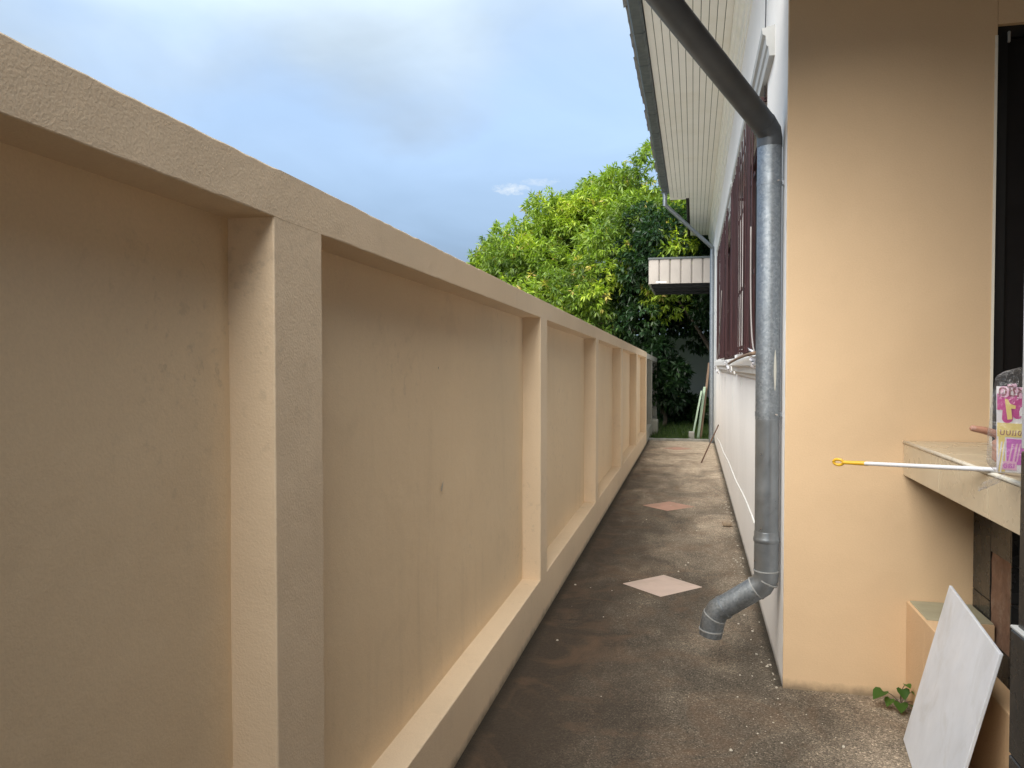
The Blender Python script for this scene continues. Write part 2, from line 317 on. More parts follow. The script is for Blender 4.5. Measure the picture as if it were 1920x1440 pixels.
# ---------------------------------------------------------------- mesh helpers
class MB:
    def __init__(s): s.v = []; s.f = []
    def add(s, vs_, fs):
        o = len(s.v); s.v += [tuple(v) for v in vs_]; s.f += [tuple(i+o for i in f) for f in fs]; return s
    def box(s, a, b, ch=0.):
        x0, y0, z0 = (min(a[i], b[i]) for i in range(3)); x1, y1, z1 = (max(a[i], b[i]) for i in range(3))
        if ch <= 0:
            return s.add([(x0,y0,z0),(x1,y0,z0),(x1,y1,z0),(x0,y1,z0),(x0,y0,z1),(x1,y0,z1),(x1,y1,z1),(x0,y1,z1)],
                         [(0,3,2,1),(4,5,6,7),(0,1,5,4),(1,2,6,5),(2,3,7,6),(3,0,4,7)])
        bm = bmesh.new(); bmesh.ops.create_cube(bm, size=1.)
        for v in bm.verts: v.co = Vector((x0+(v.co.x+.5)*(x1-x0), y0+(v.co.y+.5)*(y1-y0), z0+(v.co.z+.5)*(z1-z0)))
        bmesh.ops.bevel(bm, geom=bm.edges[:], offset=ch, segments=1, affect='EDGES')
        bm.verts.ensure_lookup_table(); bm.verts.index_update()
        s.add([v.co[:] for v in bm.verts], [[v.index for v in f.verts] for f in bm.faces]); bm.free(); return s
    def hexa(s, p):   # eight corners, bottom loop then top loop
        return s.add(p, [(0,3,2,1),(4,5,6,7),(0,1,5,4),(1,2,6,5),(2,3,7,6),(3,0,4,7)])
    def tube(s, pts, rad, n=16, caps=True, hollow=0.):
        pts = [Vector(p) for p in pts]
        if not isinstance(rad, (list, tuple)): rad = [rad]*len(pts)
        t0 = (pts[1]-pts[0]).normalized(); up_ = Vector((0,0,1)) if abs(t0.z) < .9 else Vector((0,1,0))
        u = t0.cross(up_).normalized(); rings = []
        for i, p in enumerate(pts):
            if i == 0: t = t0
            elif i == len(pts)-1: t = (pts[i]-pts[i-1]).normalized()
            else: t = ((pts[i]-pts[i-1]).normalized()+(pts[i+1]-pts[i]).normalized()).normalized()
            u = (u - t*u.dot(t)).normalized(); w = t.cross(u)
            rings.append([p+(u*math.cos(a)+w*math.sin(a))*rad[i] for a in (2*math.pi*k/n for k in range(n))])
        o = len(s.v)
        for r in rings: s.v += [tuple(v) for v in r]
        for i in range(len(rings)-1):
            for k in range(n):
                a = o+i*n+k; b_ = o+i*n+(k+1) % n; s.f.append((a, b_, b_+n, a+n))
        if caps: s.f.append(tuple(o+k for k in range(n))[::-1]); s.f.append(tuple(o+(len(rings)-1)*n+k for k in range(n)))
        return s
    def prism(s, prof, axis, a, b_):   # closed profile (list of 2-D points) pushed along an axis
        n = len(prof)
        def P(q, t):
            return {'x': (t, q[0], q[1]), 'y': (q[0], t, q[1]), 'z': (q[0], q[1], t)}[axis]
        v = [P(q, a) for q in prof]+[P(q, b_) for q in prof]
        f = [tuple(range(n)), tuple(range(2*n-1, n-1, -1))]+[(i, i+n, (i+1) % n+n, (i+1) % n) for i in range(n)]
        return s.add(v, f)
    def build(s, name, mat, parent=None, smooth=False, loc=None, fix=True):
        me = bpy.data.meshes.new(name); me.from_pydata(s.v, [], s.f); me.update()
        if fix:
            bm = bmesh.new(); bm.from_mesh(me); bmesh.ops.recalc_face_normals(bm, faces=bm.faces); bm.to_mesh(me); bm.free()
        me.materials.append(M[mat] if isinstance(mat, str) else mat)
        if smooth:
            me.polygons.foreach_set('use_smooth', [True]*len(me.polygons))
            if smooth is not True: me.set_sharp_from_angle(angle=R(smooth))
        o = bpy.data.objects.new(name, me); COL.objects.link(o)
        if parent is not None:
            o.parent = parent; o.matrix_parent_inverse = Matrix.Translation(-world_loc(parent))
        return o
def world_loc(o):
    return Vector(o.location) if o.type == 'EMPTY' else Vector((0,0,0))   # meshes carry world coordinates
def thing(name, label, cat, loc=(0,0,0), group=None):
    o = bpy.data.objects.new(name, None); COL.objects.link(o); o.location = loc; o.empty_display_size = .1
    return tag(o, label, cat, group)
def tag(o, label, cat, group=None):
    o['label'] = label; o['category'] = cat
    if group: o['group'] = group
    return o
def struct(o): o['kind'] = 'structure'; return o
def dup(o, offset, parent):
    c = o.copy(); COL.objects.link(c); c.parent = parent; c.matrix_parent_inverse = o.matrix_parent_inverse.copy(); c.location = o.location+Vector(offset)
    return c
def bezier(p, n=12):
    out = []
    for i in range(n+1):
        t = i/n; q = [Vector(a) for a in p]
        while len(q) > 1: q = [q[k].lerp(q[k+1], t) for k in range(len(q)-1)]
        out.append(q[0])
    return out
def rough_bar(mb, axis, t0, t1, rect, step, ch=.0032, jit=.0006, seed=0., flush=None):
    """plastered bar: rect(t) -> (a0, a1, b0, b1) in the two other axes; rounded, slightly wavy edges"""
    n = max(1, int(round((t1-t0)/step))); o = len(mb.v); ring = 12
    for i in range(n+1):
        t = t0+(t1-t0)*i/n; a0, a1, b0, b1 = rect(t); c = ch; k_ = 0. if (flush and flush(t)) else 1.
        pts = []
        for (ca, cb, sa, sb) in ((a0, b0, 1, 1), (a1, b0, -1, 1), (a1, b1, -1, -1), (a0, b1, 1, -1)):
            e = noise.noise(Vector((t*19+seed, ca*31, cb*27)))+.6*noise.noise(Vector((t*60+seed, ca*31, cb*27)))
            j = jit*e*k_; cc = max(.0002, c*(1+.8*e)*k_)
            q = [(0, cc), (cc*.3, cc*.3), (cc, 0)]
            if (sa*sb) < 0: q = q[::-1]
            for (da, db) in q: pts.append((ca+sa*(da+j), cb+sb*(db+j)))
        for (a, b_) in pts:
            mb.v.append({'x': (t, a, b_), 'y': (a, t, b_), 'z': (a, b_, t)}[axis])
    for i in range(n):
        for k in range(ring):
            a = o+i*ring+k; b_ = o+i*ring+(k+1) % ring; mb.f.append((a, b_, b_+ring, a+ring))
    mb.f.append(tuple(o+k for k in range(ring))); mb.f.append(tuple(o+n*ring+k for k in range(ring))[::-1])
    return mb

# ================================================================ THE SETTING
o = struct(MB().add([(-90,-70,-.16),(90,-70,-.16),(90,160,-.16),(-90,160,-.16)], [(0,1,2,3)]).build('ground', 'soil'))
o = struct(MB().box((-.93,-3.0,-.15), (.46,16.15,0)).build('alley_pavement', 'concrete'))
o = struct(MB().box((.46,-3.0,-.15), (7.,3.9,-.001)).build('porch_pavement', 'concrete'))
o = struct(MB().box((-14,-26,-.15), (16,-3.001,-.004)).build('driveway', 'drive'))
o = struct(MB().box((-12,16.152,-.15), (12,42,-.03)).build('backyard_lawn', 'grass_ground'))
o = struct(MB().box((-14,-3.0,-.15), (-1.14,16.15,-.02)).build('neighbour_ground', 'yard'))

# ---------------------------------------------------------------- boundary wall
XF, XP, XB = -.895, -1.008, -1.13
ztop = lambda y: 2.013-.0126*y
posts = [(-4.05,-3.84), (-1.25,-1.04), (1.524,1.747), (4.546,4.754), (7.25,7.45), (9.88,10.09), (12.59,12.80), (15.14,15.355)]
at_post = lambda y: any(a+.006 < y < b_-.006 for a, b_ in posts)
W = thing('boundary_wall', 'long cream plastered boundary wall with recessed panels and square posts along the alley', 'wall', (-1.0, 5, 0))
mb = MB(); rough_bar(mb, 'y', -5.0, 5.2, lambda y: (XB, XF, ztop(y)-.108, ztop(y)), .035, seed=1, flush=at_post)
rough_bar(mb, 'y', 5.2, 15.36, lambda y: (XB, XF, ztop(y)-.108, ztop(y)), .16, seed=1, flush=at_post)
mb.build('top_beam', 'wall_front', W, smooth=15)
mb = MB(); rough_bar(mb, 'y', -5.0, 5.2, lambda y: (XB, XF, -.1, .257), .05, ch=.004, seed=4, flush=at_post)
rough_bar(mb, 'y', 5.2, 15.36, lambda y: (XB, XF, -.1, .257), .2, ch=.004, seed=4, flush=at_post)
mb.build('plinth', 'wall_front', W, smooth=15)
for i, (a, b_) in enumerate(posts):
    mb = MB(); rough_bar(mb, 'z', .25, ztop(a)-.10, lambda z: (XB+.004, XF-.0003, a, b_), .04 if a < 8 else .3, ch=.0035, seed=10+i)
    mb.build('post', 'wall_front', W, smooth=15)
ys = [-5.0]+[v for p in posts for v in p]+[15.3]
for i in range(0, len(ys)-2, 2):
    a, b_ = ys[i], ys[i+1]
    if b_-a < .3: continue
    mb = MB(); n = 14; m_ = 10     # slightly wavy plastered panel
    for s_, X in ((1, XP), (0, XB+.03)):
        oo = len(mb.v)
        for r_ in range(m_+1):
            for c_ in range(n+1):
                y = a-.02+(b_-a+.04)*c_/n; z = .24+(ztop(y)-.10-.24)*r_/m_
                mb.v.append((X+(.0035*noise.noise(Vector((y*1.7, z*2.1, i))) if s_ else 0), y, z))
        for r_ in range(m_):
            for c_ in range(n):
                q = oo+r_*(n+1)+c_; fc = (q, q+1, q+n+2, q+n+1); mb.f.append(fc if s_ else fc[::-1])
    mb.build('panel', 'wall', W, smooth=True, fix=False)
# chipped plaster spot and small pock marks in the second panel
c = on_x(827, 912, XP); mb = MB()
mb.add([(XP+.004, c.y+dy_*.5, c.z+dz_) for dy_, dz_ in ((-.03,-.016),(.0,-.02),(.03,.003),(.034,.02),(.01,.012),(-.02,.0))], [(0,1,2,3,4,5)])
mb.build('plaster_chip', 'crumb', W)
for (px, py, r_) in ((822,690,.004), (715,500,.004), (950,640,.003)):
    X = XP+.004; c = on_x(px, py, X); k = rnd.random()*6
    MB().add([(X, c.y+math.cos(a+k)*r_*.8*(1+.3*math.sin(3*a)), c.z+math.sin(a+k)*r_*1.4) for a in (i*math.pi/4 for i in range(8))], [tuple(range(8))]).build('pock_mark', 'pbrown' if False else 'dark_grout', W)

# older grey continuation of the wall
G = thing('old_garden_wall', 'short grey weathered wall section at the far end of the cream wall', 'wall', (-1.0, 17.5, 0))
mb = MB(); rough_bar(mb, 'y', 15.36, 20.2, lambda y: (XB, XF-.01, ztop(y)-.12, ztop(y)-.012), .2, seed=31); mb.build('top_beam', 'wall_grey', G, smooth=15)
mb = MB(); rough_bar(mb, 'y', 15.36, 20.2, lambda y: (XB, XF-.01, -.16, .24), .2, seed=33); mb.build('plinth', 'wall_grey', G, smooth=15)
for a in (17.5, 19.95):
    mb = MB(); rough_bar(mb, 'z', .23, ztop(a)-.11, lambda z: (XB+.004, XF-.013, a, a+.22), .3, seed=a); mb.build('post', 'wall_grey', G, smooth=15)
MB().box((XB+.03, 15.36, .22), (XP-.02, 20.1, ztop(20)-.11)).build('panel', 'wall_grey', G)
MB().box((-1.05,17.9,-.16), (-.80,18.4,.30), .02).build('buttress', 'wall_grey', G)

# ---------------------------------------------------------------- house
XH, YF, YE = .43, 3.88, 19.8
CY = 2.5     # near edge of the eave over the house front
H = thing('house', 'white sided house with orange front, barred windows and deep boarded eaves', 'house', (3, 10, 0))
# the white side wall: below, above and between the window openings
WIN = [(4.95, 8.02), (8.55, 12.75)]; ZS, ZHd = 1.60, 3.30
mb = MB(); mb.box((XH, YF+.02, -.12), (XH+.18, YE, ZS)); mb.box((XH, YF+.02, ZHd), (XH+.18, YE, 5.3))
for a, b_ in ((YF+.02, WIN[0][0]), (WIN[0][1], WIN[1][0]), (WIN[1][1], YE)): mb.box((XH, a, ZS), (XH+.18, b_, ZHd))
mb.build('side_wall', 'white', H)
OX0, OX1, OZ0, OZ1 = 1.319, 2.55, 1.21, 3.086      # dark opening in the front
mb = MB(); rough_bar(mb, 'z', -.12, 3.6, lambda z: (XH, OX0, YF, YF+.019), .05, ch=.004, jit=.0008, seed=50)
mb.build('front_wall', 'orange', H, smooth=15)
mb = MB(); mb.box((OX0, YF+.001, OZ1), (7., YF+.14, 3.6)); mb.box((OX0, YF+.001, -.12), (7., YF+.14, OZ0)); mb.box((OX1, YF+.001, OZ0), (7., YF+.14, OZ1))
mb.build('front_wall', 'orange', H)
MB().box((XH+.05, YF+.0, 3.6), (7., YF+.14, 5.3)).build('front_gable', 'orange', H)
MB().box((XH, YE+.0, -.12), (7., YE+.15, 5.2)).build('rear_wall', 'white', H)
MB().box((7., YF, -.12), (7.15, YE+.15, 5.2)).build('far_side_wall', 'white', H)
mb = MB(); mb.box((XH+.19, YF+.141, 5.31), (7., YE, 5.4)); mb.build('inner_floor', 'gap', H)
# black opening: frame, dark sash, handle
fr = MB(); fr.box((OX0, YF+.03, OZ0), (OX0+.05, YF+.11, OZ1)); fr.box((OX0+.05, YF+.03, OZ1-.05), (OX1, YF+.11, OZ1))
fw = fr.build('front_window', 'black', H)
MB().box((OX0+.05, YF+.06, OZ0), (OX1, YF+.075, OZ1-.05)).build('pane', 'glass_dark', fw)
q = on_y(1891, 70, YF+.03); MB().box((q.x-.006, YF+.018, q.z-.025), (q.x+.006, YF+.031, q.z+.025), .003).build('latch', 'solder', fw)
MB().box((OX0-.012, YF-.004, OZ0), (OX0-.001, YF+.01, OZ1-.05)).build('edge_strip', 'beige_edge', fw)
# windows in the side wall: sill, head cornice, frame, dark glass, grille of bars
for wi, (a, b_) in enumerate(WIN):
    mb = MB(); t = .07
    for (p, q) in (((XH+.05, a, ZS), (XH+.12, a+t, ZHd)), ((XH+.05, b_-t, ZS), (XH+.12, b_, ZHd)), ((XH+.05, a+t, ZS), (XH+.12, b_-t, ZS+t)), ((XH+.05, a+t, ZHd-t), (XH+.12, b_-t, ZHd))): mb.box(p, q)
    nm = 3 if wi == 0 else 4
    for k in range(1, nm): y = a+(b_-a)*k/nm; mb.box((XH+.05, y-.035, ZS+t), (XH+.12, y+.035, ZHd-t))
    w = mb.build('window', 'burg', H)
    MB().box((XH+.085, a+.02, ZS+.02), (XH+.095, b_-.02, ZHd-.02)).build('pane', 'glass_dark', w)
    mb = MB(); s0, s1 = (a-.45, b_-.02) if wi == 0 else (a-.28, b_+.25)
    mb.prism([(XH, ZS-.13), (XH-.02, ZS-.13), (XH-.025, ZS-.10), (XH-.05, ZS-.095), (XH-.055, ZS-.05), (XH-.085, ZS-.04), (XH-.09, ZS+.012), (XH-.08, ZS+.02), (XH, ZS+.03)], 'y', s0, s1)
    mb.build('sill', 'white_trim', w)
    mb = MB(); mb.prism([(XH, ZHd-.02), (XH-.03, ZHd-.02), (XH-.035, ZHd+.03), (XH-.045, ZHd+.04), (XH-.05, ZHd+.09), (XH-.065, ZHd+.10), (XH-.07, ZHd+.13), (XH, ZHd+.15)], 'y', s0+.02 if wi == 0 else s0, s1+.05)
    mb.build('head_cornice', 'trim_dimmed', w)
    # grille: flat vertical bars on rails, standing off the wall
    gx = XH-.075; first = None; y = a+.12; sp = .15
    for z in (ZS+.10, 2.15, 2.75, ZHd-.10):
        MB().box((gx+.007, a+.05, z-.012), (gx+.012, b_-.04, z+.012)).build('grille_rail', 'burg', w)
    while y < b_-.06:
        if first is None:
            first = MB().tube([(gx, a+.12, ZS+.05), (gx, a+.12, ZHd-.04)], .0055, 6).build('grille_bar', 'burg', w)
        else: dup(first, (rnd.uniform(-.006, .006), y-(a+.12)+rnd.uniform(-.006, .006), 0), w)
        y += sp
    for y in (a+.06, b_-.06):
        for z in (ZS+.10, ZHd-.10): MB().box((gx+.02, y-.012, z-.012), (XH+.055, y+.012, z+.012)).build('grille_bracket', 'burg', w)
# paint drips below the sills
for (px, y0, y1) in ((1350, 700, 740), (1374, 700, 772), (1390, 700, 724)):
    p = on_x(px, y0, XH-.002); q = on_x(px, y1, XH-.002)
    MB().box((XH-.003, p.y-.05, q.z), (XH-.0005, p.y+.05, ZS-.13), .001).build('paint_drip', 'white_trim', H)
# slanting bead of white filler along the wall foot, and the dusty grey skirting line
p, q = on_x(1345, 820, XH), on_x(1420, 988, XH)
mb = MB(); pts = [p.lerp(q, i/16) for i in range(17)]; mb.tube([(XH-.001, v.y, v.z+.012*math.sin(v.y*2.1)) for v in pts], .009, 6); mb.build('filler_bead', 'white_trim', H, smooth=True)
# cornice under the eaves
ZE = 4.80
mb = MB(); mb.prism([(XH, ZE-.42), (XH-.012, ZE-.42), (XH-.016, ZE-.36), (XH-.03, ZE-.355), (XH-.034, ZE-.22), (XH-.06, ZE-.205), (XH-.066, ZE-.12), (XH-.085, ZE-.11), (XH-.09, ZE-.005), (XH, ZE-.005)], 'y', YF-.25, YE-.1)
mb.build('eaves_cornice', 'cornice', H)
# soffit boards, one by one
xs0, xs1, nb_ = -.463, .345, 11; bw = (xs1-xs0)/nb_
for k in range(nb_):
    a = xs0+k*bw; end = 15.35 if a < -.12 else YE
    MB().box((a+.0028, YF-.25, ZE), (a+bw-.0028, end, ZE+.018), .003).build('soffit_board', 'soffit', H)
mb = MB(); mb.box((xs0, YF-.25, ZE+.02), (-.13, 15.35, ZE+.03)); mb.box((-.129, YF-.25, ZE+.02), (xs1+.09, YE, ZE+.03)); mb.build('soffit_backing', 'gap', H)
MB().box((-.16, 15.385, ZE-.02), (-.13, YE-.1, ZE+.12)).build('fascia', 'gap', H)
MB().box((xs0, 15.352, ZE-.015), (-.16, 15.38, ZE+.09)).build('fascia', 'soffit', H)
# gutter in lengths with lapped joints
y = YF-.4; gp = None
while y < 14.6:
    mb = MB(); y1 = min(14.66, y+.82)
    mb.prism([(-.600, ZE+.10), (-.592, ZE-.02), (-.575, ZE-.045), (-.49, ZE-.045), (-.468, ZE-.02), (-.466, ZE+.10), (-.474, ZE+.10), (-.478, ZE-.015), (-.495, ZE-.037), (-.57, ZE-.037), (-.584, ZE-.015), (-.59, ZE+.10)], 'y', y, y1-.006)
    mb.build('gutter', 'gutter', H)
    MB().prism([(-.604, ZE+.10), (-.596, ZE-.022), (-.577, ZE-.049), (-.488, ZE-.049), (-.464, ZE-.022), (-.462, ZE+.10), (-.466, ZE+.10), (-.47, ZE-.02), (-.49, ZE-.0452), (-.575, ZE-.0452), (-.592, ZE-.02), (-.60, ZE+.10)], 'y', y1-.02, y1+.008).build('gutter_joint', 'gutter', H)
    y = y1
MB().box((-.60, 14.66, ZE-.045), (-.466, 14.668, ZE+.10)).build('gutter_end_cap', 'gutter', H)
# roof: sloping deck and the visible eave course of tiles
mb = MB()
for (ya, yb, x0) in ((YF-.45, 15.45, -.56), (15.45, YE+.3, -.16)):
    z0 = ZE+.10+(x0+.56)*.563
    mb.hexa([(x0, ya, z0), (x0, yb, z0), (3.7, yb, ZE+2.5), (3.7, ya, ZE+2.5), (x0, ya, z0+.05), (x0, yb, z0+.05), (3.7, yb, ZE+2.56), (3.7, ya, ZE+2.56)])
mb.hexa([(8.0, YF-.45, ZE+.10), (8.0, YE+.3, ZE+.10), (3.7, YE+.3, ZE+2.5), (3.7, YF-.45, ZE+2.5), (8.0, YF-.45, ZE+.15), (8.0, YE+.3, ZE+.15), (3.7, YE+.3, ZE+2.56), (3.7, YF-.45, ZE+2.56)])
roof = mb.build('roof', 'tile_roof', H)
mb = MB(); n = 6; y0 = YF-.45
pts = [(i/n*.30, .022*math.sin(i/n*math.pi)) for i in range(n+1)]
v = [(-.645, y0+p[0], ZE+.105+p[1]) for p in pts]+[(-.25, y0+p[0], ZE+.335+p[1]) for p in pts]+[(-.645, y0+p[0], ZE+.118+p[1]) for p in pts]+[(-.25, y0+p[0], ZE+.348+p[1]) for p in pts]
k = n+1; f = [(i, i+1, k+i+1, k+i) for i in range(n)]+[(2*k+i, 3*k+i, 3*k+i+1, 2*k+i+1) for i in range(n)]+[(i, 2*k+i, 2*k+i+1, i+1) for i in range(n)]
t0 = mb.add(v, f).build('roof_tile', 'tile_roof', roof, smooth=40)
for i in range(1, 38): dup(t0, (rnd.uniform(-.012, .012), i*.30, rnd.uniform(-.003, .003)), roof)

# porch roof above the frame, run far back to darken the near wall
P = thing('porch_roof', 'porch roof slab over the house front, above the picture', 'roof', (3, 1, 3.45))
MB().box((-.45, CY, 3.47), (.75, YF-.03, 3.60)).build('eave', 'wood_ceiling', P)
MB().box((.752, -6., 3.47), (7., YF-.03, 3.64)).build('ceiling', 'wood_ceiling', P)
MB().prism([(CY-.14, 3.60), (CY-.14, 3.47), (CY, 3.47), (CY, 3.49), (CY-.01, 3.49), (CY-.01, 3.48), (CY-.13, 3.48), (CY-.13, 3.60)], 'x', -.45, .75).build('porch_gutter', 'gutter', P)
MB().box((3.4, -6.0, .33), (3.55, YF-.003, 3.468)).build('added_side_blocker', 'orange', P)  # unseen wall added to keep light from the right off the left wall
CP = thing('added_shade_roof', 'flat roof added unseen behind the camera to shade the near end', 'roof', (0, -3, 3.1))  # unseen roof added to cast shade on the near wall and ground
MB().box((-3.2, -6., 3.10), (.74, -.7, 3.2)).build('sheet', 'metal_white', CP)
for (x, y) in ((-3.1, -5.8), (-3.1, -.85), (.6, -5.8)): MB().box((x, y, -.15), (x+.09, y+.09, 3.098)).build('post', 'metal_dark', CP)

# ---------------------------------------------------------------- big galvanised downpipe
PX, PY, PR = .362, 4.03, .0585
D = thing('downpipe', 'thick galvanised downpipe with a kinked spout at the orange house corner', 'pipe', (PX, PY, 0))
topz = on_x(1442, 268, PX).z; zm = on_x(1442, 785, PX).z
MB().tube([(PX, PY, topz), (PX, PY, zm+.03), (PX, PY, zm-.01)], PR, 28).build('vertical_pipe', 'galv', D, smooth=60)
zc = on_x(1442, 1022, PX).z
MB().tube([(PX, PY, zm), (PX, PY, zc)], PR*.985, 28).build('vertical_pipe', 'grey_pipe', D, smooth=60)
zb = on_x(1442, 1085, PX).z
MB().tube([(PX, PY, zc+.01), (PX, PY, zb)], PR*1.02, 28).build('lower_pipe', 'grey_pipe', D, smooth=60)
# ring collar
mb = MB()
for dz_, r_ in ((0, .004), (-.012, .008), (-.03, .004)): pass
mb.tube([(PX, PY, zc+.04), (PX, PY, zc+.034), (PX, PY, zc+.012), (PX, PY, zc+.006), (PX, PY, zc), (PX, PY, zc-.012), (PX, PY, zc-.018)], [PR*1.0, PR*1.035, PR*1.035, PR*1.08, PR*1.10, PR*1.08, PR*1.0], 28)
mb.build('collar', 'grey_pipe', D, smooth=50)
# lower elbow and spout
E1 = Vector((PX, PY, zb-.06)); d1 = (Vector((.085, PY+.06, .20))-E1).normalized(); E2 = Vector((.095, PY+.055, .0))
tgt = on_y(1340, 1148, PY+.05)
d1 = (tgt-E1); L1 = d1.length; d1.normalize()
mb = MB(); mb.tube([(PX, PY, zb+.004), (PX, PY, zb-.035)]+[E1+d1*.028]+[E1+d1*.06], [PR*1.035]*4, 28); mb.build('elbow', 'grey_pipe', D, smooth=50)
mb = MB(); mb.tube([E1+d1*.055, E1+d1*(L1-.045)], PR*.99, 28); mb.build('spout', 'galv', D, smooth=60)
dn = (Vector((0, 0, -1))+d1*.12).normalized()
mid = (d1+dn).normalized()
e0 = E1+d1*(L1-.052); 
mb = MB(); mb.tube([e0, e0+d1*.03, e0+d1*.055+dn*.025, e0+d1*.062+dn*.075, e0+d1*.066+dn*.115], [PR*1.035, PR*1.035, PR*1.04, PR*1.03, PR*1.0], 28, caps=False)
mb.tube([e0+d1*.066+dn*.114, e0+d1*.062+dn*.06], [PR*.96, PR*.94], 28, caps=False)
mb.build('spout_elbow', 'galv', D, smooth=50, fix=False)
MB().tube([E1+d1*(L1-.062), E1+d1*(L1-.050)], PR*1.07, 28).build('weld_ring', 'galv', D, smooth=60)
for (c9, t9) in ((E1+d1*.058, d1), (Vector((PX, PY, zb+.002)), Vector((0, 0, 1))), (E1+Vector((0, 0, .012)), (Vector((0, 0, 1))-d1).normalized()), (e0+d1*.05+dn*.022, (d1+dn).normalized()), (e0+d1*.064+dn*.085, dn)):
    MB().tube([c9-t9*.003, c9+t9*.003], PR*1.065, 28).build('seam', 'solder', D, smooth=60)
MB().tube([e0+d1*.0655+dn*.108, e0+d1*.066+dn*.113], PR*.955, 24).build('spout_mouth', 'gap', D, smooth=60)
# upper elbow and the slanting pipe to the porch gutter
T1 = Vector((PX, PY, topz)); up2 = C0+ray(1246, 0)*3.22; dU = (up2-(T1+Vector((0,0,.05)))).normalized()
mb = MB(); mb.tube([T1-Vector((0,0,.03)), T1+Vector((0,0,.01)), T1+Vector((0,0,.04))+dU*.012, T1+Vector((0,0,.05))+dU*.07], PR*1.04, 28); mb.build('upper_elbow', 'shaded_pipe', D, smooth=50)
S0 = T1+Vector((0,0,.05))
MB().tube([S0+dU*.05, S0+dU*1.15], PR*1.0, 28).build('slanting_pipe', 'shaded_pipe', D, smooth=60)
E9 = S0+dU*1.15; G9 = Vector((E9.x-.03, CY-.07, 3.40))
MB().tube([E9-dU*.03, E9+dU*.03, G9, G9+Vector((0, 0, .075))], PR*1.03, 20).build('gutter_outlet', 'galv', D, smooth=60)
# brackets and a stripe of putty
for (y_, nm) in ((345, 'bracket'), (778, 'bracket')):
    z = on_x(1442, y_, PX).z
    mb = MB(); mb.tube([(PX, PY, z-.012), (PX, PY, z+.012)], PR*1.03, 28); mb.box((PX+.03, PY-.012, z-.011), (XH+.01, PY+.012, z+.011)); mb.build(nm, 'galv', D, smooth=50)
    p = Vector((PX+.035, PY-.052, z)); MB().tube([p, p+Vector((.004, -.012, 0))], .004, 8).build('bracket_screw', 'metal_white', D)
mb = MB(); z0, z1 = on_x(1450, 735, PX).z, on_x(1450, 655, PX).z
oo = []
for i in range(7):
    z = z0+(z1-z0)*i/6; hw = .13*math.sin(math.pi*(i+.6)/7.2)
    for a in (-1.05-hw, -1.05+hw): oo.append((PX+math.cos(a)*PR*1.022, PY+math.sin(a)*PR*1.022, z))
mb.add(oo, [(2*i, 2*i+1, 2*i+3, 2*i+2) for i in range(6)]); mb.build('putty_stripe', 'putty', D, smooth=True)

# small far downpipe from the eaves gutter
D2 = thing('downpipe', 'thin pale grey downpipe slanting from the eaves gutter to the far house corner', 'pipe', (.36, 15.7, 0))
QX, QY = .355, 15.9
g0 = Vector((-.53, 14.55, ZE-.05)); kz = on_y(1335, 470, QY).z
MB().tube([g0, g0-Vector((0,0,.22)), Vector((QX, QY, kz+.06)), Vector((QX, QY, kz-.12))], .042, 16).build('slanting_pipe', 'galv', D2, smooth=50)
MB().tube([(QX, QY, kz-.1), (QX, QY, .01)], .045, 16).build('vertical_pipe', 'galv', D2, smooth=60)
for z in (2.6, .95, .12): MB().tube([(QX, QY, z-.03), (QX, QY, z+.03)], .05, 16).build('joint_sleeve', 'galv', D2, smooth=60)

# cables on the house side
def cable(label, pts, r_, mat):
    mb = MB(); mb.tube(pts, r_, 6); return tag(mb.build('cable', mat, smooth=True), label, 'cable')
cable('thin dark cable hanging down the white wall above the thick pipe', [on_x(1437, 0, XH-.012)+Vector((0,0,.6)), on_x(1436, 20, XH-.012), on_x(1434, 100, XH-.012), on_x(1434, 185, XH-.012)], .0035, 'dark_cable')
gx = XH-.105
pts = bezier([on_x(1408, 425, gx), on_x(1407, 520, gx), on_x(1407, 600, gx), on_x(1409, 650, gx), on_x(1415, 661, gx)], 14)
cable('pale cable looping down beside the burgundy window grille', pts, .0042, 'cable')
pts = bezier([on_x(1353, 545, gx), on_x(1352, 600, gx), on_x(1349, 640, gx), on_x(1345, 672, gx)], 10)
cable('pale cord hanging over the far part of the window grille', pts, .005, 'cable')
pts = bezier([on_x(1415, 662, gx-.02), on_x(1400, 664, gx-.02), on_x(1380, 672, gx-.02), on_x(1366, 682, gx-.02)], 10)
tag(MB().tube(pts, .010, 8).build('stick', 'plank_brown', smooth=True), 'thin brown stick lying on the white window sill', 'stick')
# crumpled plastic ends on the sill
def rag(px, py, px2, py2, label):
    mb = MB(); p = on_x(px, py, XH-.10); q = on_x(px2, py2, XH-.10); n = 10
    vv = []
    for i in range(n+1):
        t = i/n; c_ = p.lerp(q, t)
        for s_ in (-1, 0, 1):
            w = .05*(1+.5*math.sin(i*1.7)); vv.append((c_.x-.02*math.sin(i*2.3+s_)-.01, c_.y+s_*w, c_.z+.012*math.sin(i*1.1+s_*2)))
    return tag(mb.add(vv, [(3*i+j, 3*i+j+1, 3*i+j+4, 3*i+j+3) for i in range(n) for j in range(2)]).build('plastic_strip', 'pwhite', smooth=True, fix=False), label, 'plastic strip')
rag(1412, 655, 1417, 690, 'crumpled white plastic strip at the near end of the window sill')
rag(1362, 676, 1370, 697, 'white plastic strip draped over the middle of the window sill')
rag(1341, 686, 1348, 700, 'white plastic strip hanging off the far end of the window sill')

